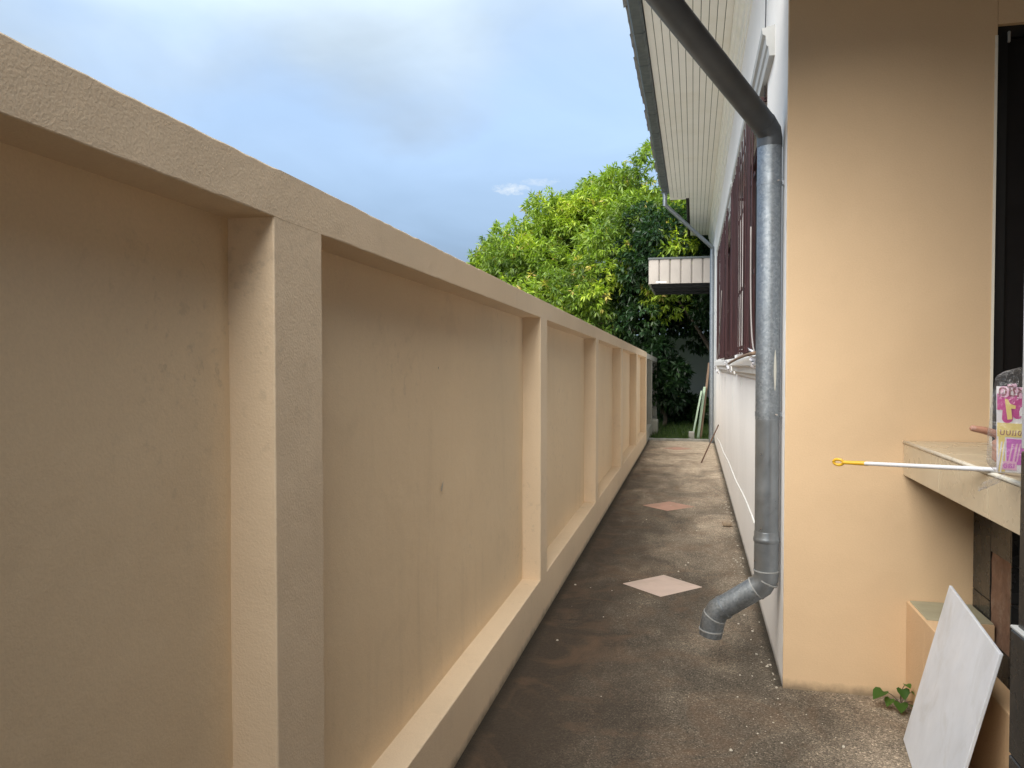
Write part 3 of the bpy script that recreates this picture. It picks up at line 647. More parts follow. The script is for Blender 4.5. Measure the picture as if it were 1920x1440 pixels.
# ---------------------------------------------------------------- awning behind the house corner
A = thing('awning', 'flat awning with pale ribbed metal fascia beyond the far downpipe', 'awning', (-.3, 17.5, 3.3))
AX0, AX1, AY0, AY1, AZ0, AZ1 = -.96, .42, 17.0, 19.7, 3.33, 3.86
nrib = 6; rw = (AX1-AX0)/nrib
for k in range(nrib):
    a = AX0+k*rw
    MB().prism([(a+.004, AY0+.01), (a+.03, AY0-.012), (a+rw-.03, AY0-.012), (a+rw-.004, AY0+.01), (a+rw-.004, AY0+.03), (a+.004, AY0+.03)], 'z', AZ0, AZ1-.01+.004*k).build('fascia_panel', 'metal_white', A)
MB().box((AX0-.01, AY0-.03, AZ1-.005), (AX1, AY0+.05, AZ1+.035)).build('fascia_cap', 'gutter', A)
MB().box((AX0, AY0+.031, AZ0+.03), (AX1, AY1, AZ0+.06)).build('underside', 'metal_dark', A)
MB().box((AX0, AY0+.031, AZ0+.2), (AX0+.03, AY1, AZ1)).build('side_fascia', 'metal_white', A)
MB().box((AX0-.002, AY0+.031, AZ0-.01), (AX0+.035, AY1, AZ0+.028)).build('edge_angle', 'metal_white', A)
for y in (AY0+.5, AY0+1.4, AY0+2.3): MB().box((AX0+.036, y, AZ0-.03), (AX1, y+.05, AZ0+.028)).build('purlin', 'metal_dark', A)
MB().box((-.80, AY0-.016, AZ0+.015), (-.58, AY0-.013, AZ0+.05)).build('sticker', 'pwhite', A)

# ---------------------------------------------------------------- far wall, kerb, things at the alley's end
o = MB(); o.box((-6, 27, -.2), (7, 27.2, 2.6)); tag(o.build('far_wall', 'far_wall'), 'plain grey white wall glimpsed behind the dark leaves', 'wall')
o = MB(); rough_bar(o, 'x', -.9, .42, lambda x: (16.15, 16.27, -.14, .045), .08, ch=.012, jit=.006, seed=71); struct(o.build('kerb', 'kerb', smooth=15))
def leaner(name, label, cat, p, q, w, t, mat):
    p, q = Vector(p), Vector(q); d = (q-p).normalized(); s_ = Vector((0, 1, 0)); s_ = (s_-d*s_.dot(d)).normalized(); n_ = d.cross(s_)
    c_ = [p-s_*w/2-n_*t/2, p+s_*w/2-n_*t/2, p+s_*w/2+n_*t/2, p-s_*w/2+n_*t/2]
    return tag(MB().hexa(c_+[v+(q-p) for v in c_]).build(name, mat), label, cat)
leaner('plank', 'mint green plank leaning at the alley end, the left of the pair', 'plank', (-.02, 16.75, -.02), (.17, 16.75, 1.02), .10, .035, 'plank_green')
leaner('plank', 'mint green plank leaning nearer the downpipe, the longer of the pair', 'plank', (.10, 16.9, -.02), (.235, 16.9, 1.10), .10, .05, 'plank_green')
leaner('board', 'wide brown board leaning on the wall behind the mint planks', 'board', (.16, 17.1, -.02), (.33, 17.1, 1.62), .35, .04, 'plank_brown')
tag(MB().box((-.09, 16.45, -.03), (.03, 16.62, .17), .012).build('concrete_block', 'block'), 'small pale concrete block on the grass at the alley end', 'block')
# rusty rod leaning on the house side
p, q = on_z(1315, 868), on_x(1347, 797, XH-.012)
tag(MB().tube([p+Vector((0,0,.006)), q], .011, 8).build('steel_rod', 'rust', smooth=True), 'thin rusty rod leaning from the pavement to the white house wall', 'rod')

# stepping tiles set diamond-wise in the pavement
def diamond(label, cx, cy, hx, hy, mat, z=.0025):
    pts = [(cx-hx, cy-.02), (cx, cy-hy), (cx+hx, cy+.02), (cx, cy+hy)]
    mb = MB(); n_ = 4
    mb.prism(pts, 'z', -.02, z); ob = mb.build('paving_tile', mat)
    bev = ob.modifiers.new('bevel', 'BEVEL'); bev.width = .003; bev.segments = 1
    return tag(ob, label, 'tile', 'diamond tiles along the alley')
diamond('clean pale pink diamond tile set in the pavement, nearest the spout', -.206, 5.51, .277, .277, 'pink_tile')
diamond('dusty terracotta diamond tile in the middle of the alley', -.26, 8.65, .28, .29, 'terracotta', .003)
diamond('faint sandy diamond tile before the far end tile', -.26, 11.8, .28, .28, 'concrete', .002)
diamond('worn red diamond tile close to the alley far end', -.284, 14.7, .27, .27, 'terracotta', .003)

# loose stone, crumbs, fallen bits
def blob(name, c_, r_, mat, seed, sq=(1,1,1), sub=2):
    bm = bmesh.new(); bmesh.ops.create_icosphere(bm, subdivisions=sub, radius=1.)
    for v in bm.verts:
        k = 1+.35*noise.noise(v.co*1.4+Vector((seed, 0, 0))); v.co = Vector((v.co.x*sq[0]*r_*k+c_[0], v.co.y*sq[1]*r_*k+c_[1], v.co.z*sq[2]*r_*k+c_[2]))
    me = bpy.data.meshes.new(name); bm.to_mesh(me); bm.free(); me.materials.append(M[mat]); ob = bpy.data.objects.new(name, me); COL.objects.link(ob); return ob
s_ = on_z(1363, 987); tag(blob('stone', (s_.x, s_.y, .028), .05, 'stone', 3, (1.05, .8, .62)), 'brown stone lying on the pavement by the white wall', 'stone')
def crumbs(name, n, seed):
    rr = random.Random(seed); mb = MB()
    for i in range(n):
        if i % 3: y = rr.uniform(3.3, 12)**1.0; x = XH-.02-abs(rr.gauss(0, .05))-.01
        else: y = rr.uniform(2.2, 11); x = rr.uniform(-.82, .4)
        if i % 7 == 0: y = rr.uniform(2.6, 4.2); x = rr.uniform(.1, .9)
        if y > 3.8 and x > XH-.02: x = XH-.03
        r_ = rr.choice((.0025, .003, .004, .005, .008)); a = rr.random()*6.3; k = 5
        ring = [(x+math.cos(a+j*6.283/k)*r_*rr.uniform(.6, 1.3), y+math.sin(a+j*6.283/k)*r_*rr.uniform(.6, 1.3), .001) for j in range(k)]
        mb.add(ring+[(v[0]*.7+x*.3, v[1]*.7+y*.3, r_*rr.uniform(.5, .9)) for v in ring], [tuple(range(k, 2*k))]+[(j, (j+1) % k, k+(j+1) % k, k+j) for j in range(k)])
    ob = mb.build(name, 'crumb', fix=False); ob['kind'] = 'stuff'; return tag(ob, 'white plaster crumbs scattered over the pavement', 'debris')
crumbs('plaster_crumbs', 320, 5)

# ---------------------------------------------------------------- porch side: counter, pier, step, pillar
SX, SZ0, SZ1, SYN = .951, 1.052, 1.21, 2.14
K = thing('counter', 'beige tiled counter shelf jutting from the orange wall', 'counter', (1.2, 3, 0))
MB().box((SX+.012, SYN, SZ0+.002), (1.66, YF-.002, SZ1-.012)).build('core', 'grout', K)
jy = [YF-.004, on_x(1761, 890, SX).y, 2.83, 2.40, SYN+.002]
for i in range(4):      # edge tiles, then top tiles
    MB().box((SX, jy[i+1]+.0025, SZ0), (SX+.011, jy[i]-.0025, SZ1-.014), .0015).build('edge_tile', 'beige_tile', K)
    for (xa, xb) in ((SX+.014, 1.30), (1.304, 1.66)): MB().box((xa, jy[i+1]+.0025, SZ1-.011), (xb, jy[i]-.0025, SZ1), .0015).build('top_tile', 'beige_tile', K)
MB().tube([(SX+.004, SYN, SZ1-.006), (SX+.004, YF-.003, SZ1-.006)], .0085, 8).build('edge_trim', 'beige_edge', K, smooth=True)
# dark tiled pier carrying the counter
PI = thing('tiled_pier', 'dark slate tiled pier under the beige counter with one tile missing', 'pier', (1.4, 3.66, 0))
X1, PY0 = 1.247, 3.44
MB().box((X1+.012, PY0+.012, -.002), (1.62, YF-.003, SZ0-.003)).build('core', 'dark_grout', PI)
jm = 3.665
for (ya, yb, za, zb_) in ((jm, YF-.004, .547, SZ0-.004), (PY0+.011, jm, .763, SZ0-.004), (jm, YF-.004, .0, .543), (PY0+.011, jm, .0, .376)):
    MB().box((X1, ya+.002, za), (X1+.0105, yb-.002, zb_), .0015).build('slate_tile', 'slate', PI)
mb = MB(); n = 10; vv = []
for i in range(n+1):
    for j in range(n+1):
        y = PY0+.013+(jm-PY0-.017)*i/n; z = .379+(.760-.379)*j/n; e_ = min(i, n-i, j, n-j)
        vv.append((X1+(.004 if e_ == 0 else .008)+.003*noise.noise(Vector((y*40, z*40, 0))), y, z))
mb.add(vv, [(i*(n+1)+j, i*(n+1)+j+1, (i+1)*(n+1)+j+1, (i+1)*(n+1)+j) for i in range(n) for j in range(n)]).build('mortar_patch', 'mortar', PI, smooth=True, fix=False)
z = 0.
while z < SZ0-.02:
    zt = min(SZ0-.004, z+.148); MB().box((X1+.0, PY0, z+.002), (1.615, PY0+.0105, zt-.002), .0015).build('slate_tile', 'slate', PI); z += .150
BW = thing('terrace_wall', 'dark low wall under the back of the counter', 'wall', (1.6, 2.8, 0))
MB().box((1.55, SYN-.9, -.002), (1.645, PY0-.004, SZ0-.004)).build('wall_face', 'slate', BW)
struct(MB().box((1.66, -.8, -.002), (7., YF-.002, .32)).build('terrace_floor', 'beige_tile'))
# rendered step with its kerb
S = thing('step', 'cream rendered step and kerb at the foot of the orange wall', 'step', (1.05, 3.5, 0))
mb = MB(); rough_bar(mb, 'y', 3.60, YF-.002, lambda y: (.973, X1-.003, -.05, .462), .05, ch=.0035, seed=81); mb.build('block', 'stepstone', S, smooth=15)
MB().box((.985, 3.605, .455), (X1-.004, YF-.006, .4675), .002).build('tread', 'step_top', S)
mb = MB(); rough_bar(mb, 'y', 1.5, 3.60, lambda y: (.974, 1.05, -.05, .461), .05, ch=.0035, seed=83); mb.build('kerb', 'stepstone', S, smooth=15)
# clad pillar at the right edge of the picture
q = on_y(1914, 844, 2.1)
PL = thing('pillar', 'porch pillar clad in grey marble above dark slate at the right edge', 'pillar', (q.x+.2, 1.9, 0))
qx = q.x
MB().box((qx+.012, 1.712, -.002), (qx+.38, 2.088, 3.45)).build('core', 'dark_grout', PL)
z = 0.; zs = [0., .30, .60, .913, q.z]
for i in range(4):
    pr = .012 if i < 3 else 0.
    MB().box((qx-pr, 1.70-pr, zs[i]+.002), (qx+.392+pr, 2.10+pr, zs[i+1]-.002), .003).build('slate_slab', 'slate', PL)
z = q.z
for zt in (1.95, 2.62, 3.44):
    MB().box((qx+.0, 1.70, z+.002), (qx+.392, 2.10, zt-.002), .004).build('marble_slab', 'marble', PL); z = zt
MB().box((qx-.013, 1.687, .913), (qx+.405, 2.113, .921), .002).build('trim_strip', 'trim_dimmed', PL)

# leaning pale slab
a_, b_, d_ = Vector((1.017, 3.425, .668)), Vector((.928, 2.643, .668)), Vector((.858, 3.449, .004)); c_ = b_+d_-a_
nn = (b_-a_).cross(d_-a_).normalized(); nn = nn if nn.x > 0 else -nn
th = nn*.012
mb = MB().hexa([d_, c_, b_, a_]+[v+th for v in (d_, c_, b_, a_)]); o = mb.build('stone_slab', 'slab'); bv = o.modifiers.new('bevel', 'BEVEL'); bv.width = .0025; bv.segments = 2
tag(o, 'pale grey floor slab leaning against the cream step', 'slab')

# small weed at the foot of the orange wall
def add_leafmesh(name, V, Fc, T, mat, parent, smooth=False):
    me = bpy.data.meshes.new(name); me.vertices.add(len(V)); me.vertices.foreach_set('co', V.astype(np.float32).ravel())
    nf, k = Fc.shape; me.loops.add(nf*k); me.loops.foreach_set('vertex_index', Fc.astype(np.int32).ravel()); me.polygons.add(nf)
    me.polygons.foreach_set('loop_start', np.arange(0, nf*k, k, dtype=np.int32)); me.update(calc_edges=True)
    at = me.color_attributes.new('tint', 'FLOAT_COLOR', 'POINT'); col = np.ones((len(V), 4), np.float32); col[:, :3] = T; at.data.foreach_set('color', col.ravel())
    me.materials.append(M[mat]); ob = bpy.data.objects.new(name, me); COL.objects.link(ob)
    if smooth: me.polygons.foreach_set('use_smooth', [True]*nf)
    if parent is not None: ob.parent = parent; ob.matrix_parent_inverse = Matrix.Translation(-Vector(parent.location))
    return ob
wp = Vector((.925, 3.80, 0))
WD = thing('weed', 'small green weed with heart shaped leaves at the foot of the orange wall', 'plant', wp)
rw_ = random.Random(3)
for i, (lx, lz, sz_) in enumerate(((-.075,.075,.07), (.0,.10,.055), (.055,.085,.07), (-.01,.04,.06), (.045,.03,.055), (.075,.045,.05), (-.045,.045,.045), (.015,.125,.035))):
    tip = wp+Vector((lx, -.03-.05*rw_.random(), lz)); 
    MB().tube(bezier([wp+Vector((.01, 0, 0)), wp+Vector((lx*.3, -.01, lz*.8)), tip], 5), .0018, 5).build('stem', 'weed' if False else 'bark', WD)
    out = Vector((lx, -.06, .0)).normalized(); d = (out*.75+Vector((0, 0, -.55+rw_.random()*.5))).normalized(); s2 = d.cross(Vector((0, 0, 1))).normalized(); n2_ = s2.cross(d)
    prof = [(0,.0), (-.12,.3), (.05,.5), (.35,.47), (.7,.25), (1.,0), (.7,-.25), (.35,-.47), (.05,-.5), (-.12,-.3)]
    V = [tip+d*(p[0]*sz_)+s2*(p[1]*sz_)+n2_*(abs(p[1])*sz_*.35) for p in prof]; cc = tip+d*(.4*sz_); V.append(cc)
    Fc = np.array([(10, k, (k+1) % 10) for k in range(10)])
    add_leafmesh('leaf', np.array([v[:] for v in V]), Fc, np.tile([rw_.uniform(.2, .7), rw_.uniform(.3, .9), 0], (11, 1)), 'weed', WD, True)

# pole with a yellow hanging loop, resting on the counter edge
tipP, neck = C0+ray(1563, 866)*3.30, C0+ray(1622, 869)*3.215
rest = Vector((SX+.003, 0, 0)); rest = on_x(1860, 888, SX); rest.z = SZ1+.0095
dP = (rest-neck).normalized()
BP = thing('broom_pole', 'white pole with a yellow loop end lying across the counter edge', 'pole', rest)
MB().tube([neck, rest+dP*.55], .0082, 12).build('shaft', 'pvc', BP, smooth=60)
dl = (tipP-neck).normalized(); L = (tipP-neck).length
MB().tube([neck-dl*.012, neck+dl*.02, neck+dl*(L-.036)], [.0098, .0092, .0075], 12).build('grip', 'yellow', BP, smooth=60)
cL = neck+dl*(L-.020); upv = Vector((0, -.35, .95)); upv = (upv-dl*upv.dot(dl)).normalized()
ringp = [cL+dl*(.020*math.cos(a))+upv*(.013*math.sin(a)) for a in (2*math.pi*i/20 for i in range(21))]
MB().tube(ringp, .0062, 8).build('hanging_loop', 'yellow', BP, smooth=True)

# ---------------------------------------------------------------- plastic bag with its printed packet on the counter
BY = 2.52
bgo = thing('plastic_bag', 'clear plastic bag holding a pink printed packet on the counter', 'bag', (.96, BY, SZ1))
def bag_pt(px, py, Y=BY): return on_y(px, py, Y)
mb = MB(); rows = 26; cols = 30; vv = []
left = [(885,1868), (870,1853), (850,1850), (820,1852), (790,1856), (760,1859), (730,1862), (705,1868), (692,1890), (688,1915)]
def left_x(py):
    for (y1, x1), (y0, x0) in zip(left, left[1:]):
        if y0 <= py <= y1: t = (y1-py)/(y1-y0); return x1+(x0-x1)*t
    return left[-1][1] if py < 700 else left[0][1]
for i in range(rows+1):
    py = 884-(884-689)*i/rows; xl = bag_pt(left_x(py), py); wd = .27; dp = .05*(1-(i/rows)**2*.85)+.004
    for j in range(cols):
        a = 2*math.pi*j/cols; cx_ = xl.x+wd/2; q_ = math.copysign(abs(math.cos(a))**.6, math.cos(a))
        x = cx_-wd/2*q_; y = BY-dp*math.sin(a)
        wob = .011*noise.noise(Vector((x*22, py*.05, a)))+.006*noise.noise(Vector((x*60, py*.12, a*2)))
        vv.append((x+wob*.6, y+wob, max(SZ1+.003, xl.z)))
mb.add(vv, [(i*cols+j, i*cols+(j+1) % cols, (i+1)*cols+(j+1) % cols, (i+1)*cols+j) for i in range(rows) for j in range(cols)])
mb.build('film', 'film', bgo, smooth=True, fix=False)
# twisted tail of film lying on the counter edge
mb = MB(); vv = []; p0, p1 = on_y(1838, 913, 2.40), on_y(1880, 896, 2.43)
for i in range(13):
    t = i/12; c_ = p0.lerp(p1, t)
    for j in range(8):
        a = j/8*6.283; r_ = .012*(1+.6*noise.noise(Vector((i*.9, j*.8, 2.)))); vv.append((c_.x+r_*.5*math.cos(a+i), c_.y+r_*math.sin(a+i), max(c_.z, SZ0)+r_*math.cos(a+i)))
# packet: white card with print, seen from behind (mirrored)
pk = MB(); FY = BY-.012
def card(x0, y0, x1, y1, dep, mat, name, sk=0., ch=0.):
    a, b2, c2, d2 = on_y(x0, y1, FY), on_y(x1, y1+sk, FY), on_y(x1, y0+sk, FY), on_y(x0, y0, FY)
    loop = [a, b2, c2, d2]; th_ = .0005; dep *= .4; return MB().hexa([v+Vector((0, -dep, 0)) for v in loop]+[v+Vector((0, (.003 if dep == 0 else -dep+th_), 0)) for v in loop]).build(name, mat, bgo)
card(1869, 724, 1935, 884, 0, 'pwhite', 'packet', 3)
card(1869.5, 738, 1935, 768, .0020, 'mag', 'print_panel', 6)
card(1869.5, 792, 1935, 818, .0020, 'pyellow', 'print_panel', 4)
card(1872, 818, 1884, 884, .0022, 'pyellow', 'print_panel', 0)
card(1887, 822, 1935, 870, .0020, 'lilac', 'print_panel', 4)
card(1879, 864, 1906, 880, .0034, 'pink', 'print_panel', 2)
def blobrow(pts, r_, dep, mat, name):
    P3 = [on_y(x, y, FY-dep*.4) for x, y in pts]; mb = MB(); n = 20
    # flat rounded stroke: union of discs and bars on the print plane
    for p in P3: mb.add([(p.x+r_*math.cos(a), p.y, p.z+r_*math.sin(a)) for a in (6.283*k/n for k in range(n))], [tuple(range(n))])
    for p, q in zip(P3, P3[1:]):
        d = (q-p).normalized(); s = Vector((-d.z, 0, d.x))*r_; e = Vector((0, -.0002, 0)); mb.add([p+s+e, q+s+e, q-s+e, p-s+e], [(0,1,2,3)])
    return mb.build(name, mat, bgo, fix=False)
blobrow([(1892,752), (1889,784)], .0145, .0030, 'mag', 'print_shape'); blobrow([(1898,757), (1908,778)], .012, .0030, 'mag', 'print_shape')
def flat(pts, dep, mat, name='print_shape'):
    return MB().add([on_y(x, y, FY-dep*.4) for x, y in pts], [tuple(range(len(pts)))]).build(name, mat, bgo, fix=False)
flat([(1884,748), (1889,748), (1894,757), (1905,761), (1904,767), (1896,766), (1898,786), (1889,787)], .0042, 'pyellow', 'printed_digit')
flat([(1911,772), (1914,764), (1922,762), (1922,782), (1912,780)], .0036, 'pwhite')
# lettering, mirrored as in the photograph
def letters(txt, px, py, size, mat, dep, bold=.0, rot=0.):
    cu = bpy.data.curves.new('lettering', 'FONT'); cu.body = txt; cu.size = size; cu.offset = bold; cu.resolution_u = 3
    ob = bpy.data.objects.new('tmp', cu); COL.objects.link(ob); bpy.context.view_layer.update()
    me = bpy.data.meshes.new_from_object(ob.evaluated_get(bpy.context.evaluated_depsgraph_get())); bpy.data.objects.remove(ob)
    if not me.vertices: return
    xm = max(v.co.x for v in me.vertices); p = on_y(px, py, FY-dep*.4)
    for v in me.vertices:
        x, z = (xm-v.co.x), v.co.y; v.co = Vector((p.x+x*math.cos(rot)+z*math.sin(rot), p.y, p.z-x*math.sin(rot)+z*math.cos(rot)))
    me.materials.clear(); me.materials.append(M[mat]); o2 = bpy.data.objects.new('lettering', me); COL.objects.link(o2); o2.parent = bgo; o2.matrix_parent_inverse = Matrix.Translation(-Vector(bgo.location))
letters('หชัด', 1872, 741, .042, 'pink', .0042, .0045, .08); letters('หชัด', 1872, 741, .042, 'pbrown', .0052, .0006, .08)
letters('ของแบบ', 1875, 815, .026, 'pbrown', .0036, 0, .05)
letters('เลอ', 1881, 877, .022, 'lilac', .0046, .0006, 0)
for (x, w) in ((1890, 3), (1898, 4), (1905, 3)): flat([(x, 866), (x+w, 866), (x+w+7, 832), (x+7, 832)], .0032, 'pink')
for (x, w, mt) in ((1868, 3, 'pwhite'), (1874, 3, 'pwhite')): flat([(x, 886), (x+w, 886), (x+w+9, 828), (x+9, 828)], .006, mt)
mb = MB(); vv2 = vv
mb.add(vv2, [(i*8+j, i*8+(j+1) % 8, (i+1)*8+(j+1) % 8, (i+1)*8+j) for i in range(12) for j in range(8)]); mb.build('film_tail', 'film', bgo, smooth=True, fix=False)

# ---------------------------------------------------------------- person behind the counter, one hand on the bag
fin = on_y(1817, 803, 2.92)
PE = thing('person', 'person reaching a hand to the plastic bag on the counter', 'person', (1.95, 2.95, .32))
def capsule(mb, p, q, r0, r1, n=12, sx=1.):
    p, q = Vector(p), Vector(q); d = (q-p).normalized(); pts = []; rr = []
    for k in (-1., -.7, -.35, 0): pts.append(p+d*(r0*k)); rr.append(max(.0005, r0*math.sqrt(max(0, 1-k*k))))
    for k in (0, .35, .7, 1.): pts.append(q+d*(r1*k)); rr.append(max(.0005, r1*math.sqrt(max(0, 1-k*k))))
    mb.tube(pts, rr, n)
bz = .32
body = MB(); px_, py_ = 1.98, 2.95
capsule(body, (px_, py_-.09, bz+.08), (px_, py_-.09, bz+.46), .048, .062); capsule(body, (px_, py_-.09, bz+.46), (px_, py_-.08, bz+.86), .065, .085)
capsule(body, (px_, py_+.09, bz+.08), (px_, py_+.09, bz+.46), .048, .062); capsule(body, (px_, py_+.09, bz+.46), (px_, py_+.08, bz+.86), .065, .085)
for s in (-.09, .09): capsule(body, (px_+.03, py_+s, bz+.04), (px_-.15, py_+s, bz+.035), .038, .033)
capsule(body, (px_, py_-.06, bz+.88), (px_, py_+.06, bz+.88), .125, .125); capsule(body, (px_, py_, bz+.9), (px_-.03, py_, bz+1.2), .13, .13)
capsule(body, (px_-.03, py_-.12, bz+1.28), (px_-.03, py_+.12, bz+1.28), .085, .085); capsule(body, (px_-.03, py_, bz+1.3), (px_-.05, py_, bz+1.44), .055, .05)
hd = Vector((px_-.07, py_, bz+1.54)); capsule(body, hd+Vector((0,0,.03)), hd+Vector((-.01,0,-.04)), .088, .07)
capsule(body, hd+Vector((-.085,0,.0)), hd+Vector((-.105,0,-.03)), .010, .014)           # nose
for s in (-1, 1): capsule(body, hd+Vector((.01, s*.086, .0)), hd+Vector((.005, s*.084, -.03)), .016, .012)    # ears
capsule(body, hd+Vector((-.075,-.02,-.07)), hd+Vector((-.075,.02,-.07)), .012, .012)      # mouth
shR, shL = Vector((px_-.03, py_+.17, bz+1.27)), Vector((px_-.03, py_-.17, bz+1.27))
wrist = Vector((fin.x+.20, fin.y+.03, SZ1+.075)); elb = Vector((1.55, 3.12, SZ1+.11))
capsule(body, shR, elb, .05, .042); capsule(body, elb, wrist, .04, .027)
capsule(body, shL, (px_, py_-.24, bz+1.0), .05, .04); capsule(body, (px_, py_-.24, bz+1.0), (px_-.06, py_-.23, bz+.76), .038, .026); capsule(body, (px_-.06, py_-.23, bz+.72), (px_-.08, py_-.22, bz+.64), .034, .028)
# the hand on the counter: palm, thumb pointing out to the left, four bent fingers round the bag
pc = Vector((fin.x+.105, fin.y+.02, SZ1+.07))
for dz_ in (-.028, -.009, .010, .028): capsule(body, wrist+Vector((-.01, 0, dz_*.5)), pc+Vector((.0, -.004, dz_)), .016, .0135)
th1 = fin+Vector((.045, .004, -.006)); capsule(body, wrist+Vector((-.02, 0, .02)), pc+Vector((-.005, 0, .04)), .016, .014)
capsule(body, pc+Vector((-.005, 0, .042)), th1, .0145, .0132); capsule(body, th1, fin+Vector((.011, 0, 0)), .0132, .0112)
for k, (dz_, ln) in enumerate(((.020, .042), (.002, .046), (-.016, .042), (-.032, .034))):
    b0 = pc+Vector((-.004, -.004, dz_)); b1 = b0+Vector((-.024, -.024, -.002)); b2_ = b1+Vector((-.004, -ln*.8, -.004)); b3 = b2_+Vector((.018, -ln*.45, -.003))
    capsule(body, b0, b1, .0105, .010, 10); capsule(body, b1, b2_, .0098, .009, 10); capsule(body, b2_, b3, .009, .0078, 10)
for k, dy_ in enumerate((-.02, .0, .02)): capsule(body, (px_-.08, py_-.22+dy_, bz+.64), (px_-.085, py_-.22+dy_, bz+.55), .009, .008, 8)
bo = body.build('body', 'skin', PE, smooth=True, fix=False)
rm = bo.modifiers.new('remesh', 'REMESH'); rm.mode = 'VOXEL'; rm.voxel_size = .0045; rm.use_smooth_shade = True
sm = bo.modifiers.new('smooth', 'SMOOTH'); sm.factor = .5; sm.iterations = 3
MB().add([fin+Vector((.003+.016*u, -.0108*math.cos(v_*.9)-.0012, .0108*math.sin(v_*.9)*(.9 if u < .9 else .7)+.002)) for u in (0, .5, 1.) for v_ in (-.7, 0, .7)], [(i*3+j, i*3+j+1, i*3+j+4, i*3+j+3) for i in range(2) for j in range(2)]).build('fingernail', 'nail', PE, smooth=True, fix=False)
def cloth(name, mat, parts):
    mb = MB()
    for c4 in parts: capsule(mb, *c4)
    ob = mb.build(name, mat, PE, smooth=True, fix=False); r2 = ob.modifiers.new('remesh', 'REMESH'); r2.mode = 'VOXEL'; r2.voxel_size = .012; r2.use_smooth_shade = True
    s3 = ob.modifiers.new('smooth', 'SMOOTH'); s3.factor = .5; s3.iterations = 4
cloth('shirt', 'shirt', [((px_, py_-.05, bz+.86), (px_, py_+.05, bz+.86), .14, .14), ((px_, py_, bz+.88), (px_-.03, py_, bz+1.2), .146, .145), ((px_-.03, py_-.12, bz+1.28), (px_-.03, py_+.12, bz+1.28), .097, .097), (shR, shR.lerp(elb, .55), .064, .062), (shL, (px_-.01, py_-.22, bz+1.1), .064, .06)])
cloth('trousers', 'trousers', [((px_, py_-.06, bz+.86), (px_, py_+.06, bz+.86), .137, .137)]+[((px_, py_+s, bz+.14), (px_, py_+s*.92, bz+.84), .066, .10) for s in (-.09, .09)])
cloth('hair', 'hair', [(hd+Vector((.018, 0, .055)), hd+Vector((.045, 0, .0)), .088, .07)])
for s in (-1, 1): blob_o = blob('eye', hd+Vector((-.083, s*.032, .012)), .009, 'eye', 1, sub=1); blob_o.parent = PE; blob_o.matrix_parent_inverse = Matrix.Translation(-Vector(PE.location))

# ================================================================ VEGETATION
rng = np.random.default_rng(11)
def leaf_template(w, bend):
    # base, left, right, keel, tip : length 1 along +x, droops along -z
    return np.array([(0,0,0), (.42,w,.04-bend*.18), (.42,-w,.04-bend*.18), (.45,0,-bend*.18-.03), (1,0,-bend)]), np.array([(0,2,3), (0,3,1), (3,2,4), (3,4,1)])
def foliage(centres, normals, per, length, w, spread, young_fn, droop=.35, seed=0, lv=.35):
    """whorls of leaves at cluster centres; returns verts, faces, tint"""
    rg = np.random.default_rng(seed); n = len(centres); N = n*per
    T, Fc = leaf_template(w, .35)
    c = np.repeat(centres, per, 0); nr = np.repeat(normals, per, 0)
    d = nr*rg.uniform(.1, 1.0, (N, 1))+rg.normal(0, 1, (N, 3))*spread; d[:, 2] -= droop*rg.uniform(.2, 1.6, N)
    d /= np.linalg.norm(d, axis=1, keepdims=True)
    upv_ = np.tile([0, 0, 1.], (N, 1))+rg.normal(0, .45, (N, 3)); s = np.cross(upv_, d); s /= np.linalg.norm(s, axis=1, keepdims=True)+1e-9; u = np.cross(d, s)
    L = length*rg.uniform(1-lv, 1+lv, N)
    base = c+d*(L*.15)[:, None]
    V = base[:, None, :]+(T[None, :, 0:1]*d[:, None, :]+T[None, :, 1:2]*s[:, None, :]+T[None, :, 2:3]*u[:, None, :])*L[:, None, None]
    Fa = (Fc[None]+(np.arange(N)*5)[:, None, None]).reshape(-1, 3)
    y = np.repeat(young_fn(centres, rg), per)+rg.normal(0, .09, N)
    tint = np.stack([np.clip(y, 0, 1), rg.uniform(0, 1, N), np.zeros(N)], 1)
    return V.reshape(-1, 3), Fa, np.repeat(tint, 5, 0)
def crown_points(centre, rad, nlobe, lobe_r, per_lobe, seed, zmin, cut=None):
    rg = np.random.default_rng(seed); pts = []; nrm = []; lobes = []
    tries = 0
    while len(lobes) < nlobe and tries < nlobe*40:
        tries += 1
        d = rg.normal(0, 1, 3); d /= np.linalg.norm(d)
        if d[2] < -.55: continue
        k = rg.uniform(.72, 1.0) if len(lobes) % 5 else rg.uniform(.3, .7)
        p = np.array(centre)+d*np.array(rad)*k
        if p[2] < zmin: continue
        if cut is not None and cut(p): continue
        lobes.append((p, d))
    for p, d in lobes:
        r = lobe_r*rg.uniform(.65, 1.25); m = int(per_lobe*(r/lobe_r)**2)
        q = rg.normal(0, 1, (m, 3)); q /= np.linalg.norm(q, axis=1, keepdims=True)
        q = q+d*.55; q /= np.linalg.norm(q, axis=1, keepdims=True)
        rr = r*rg.uniform(.62, 1.06, (m, 1)); pos_ = p+q*rr*np.array([1, 1, .82])
        pts.append(pos_); nrm.append(q)
    return np.concatenate(pts), np.concatenate(nrm), lobes
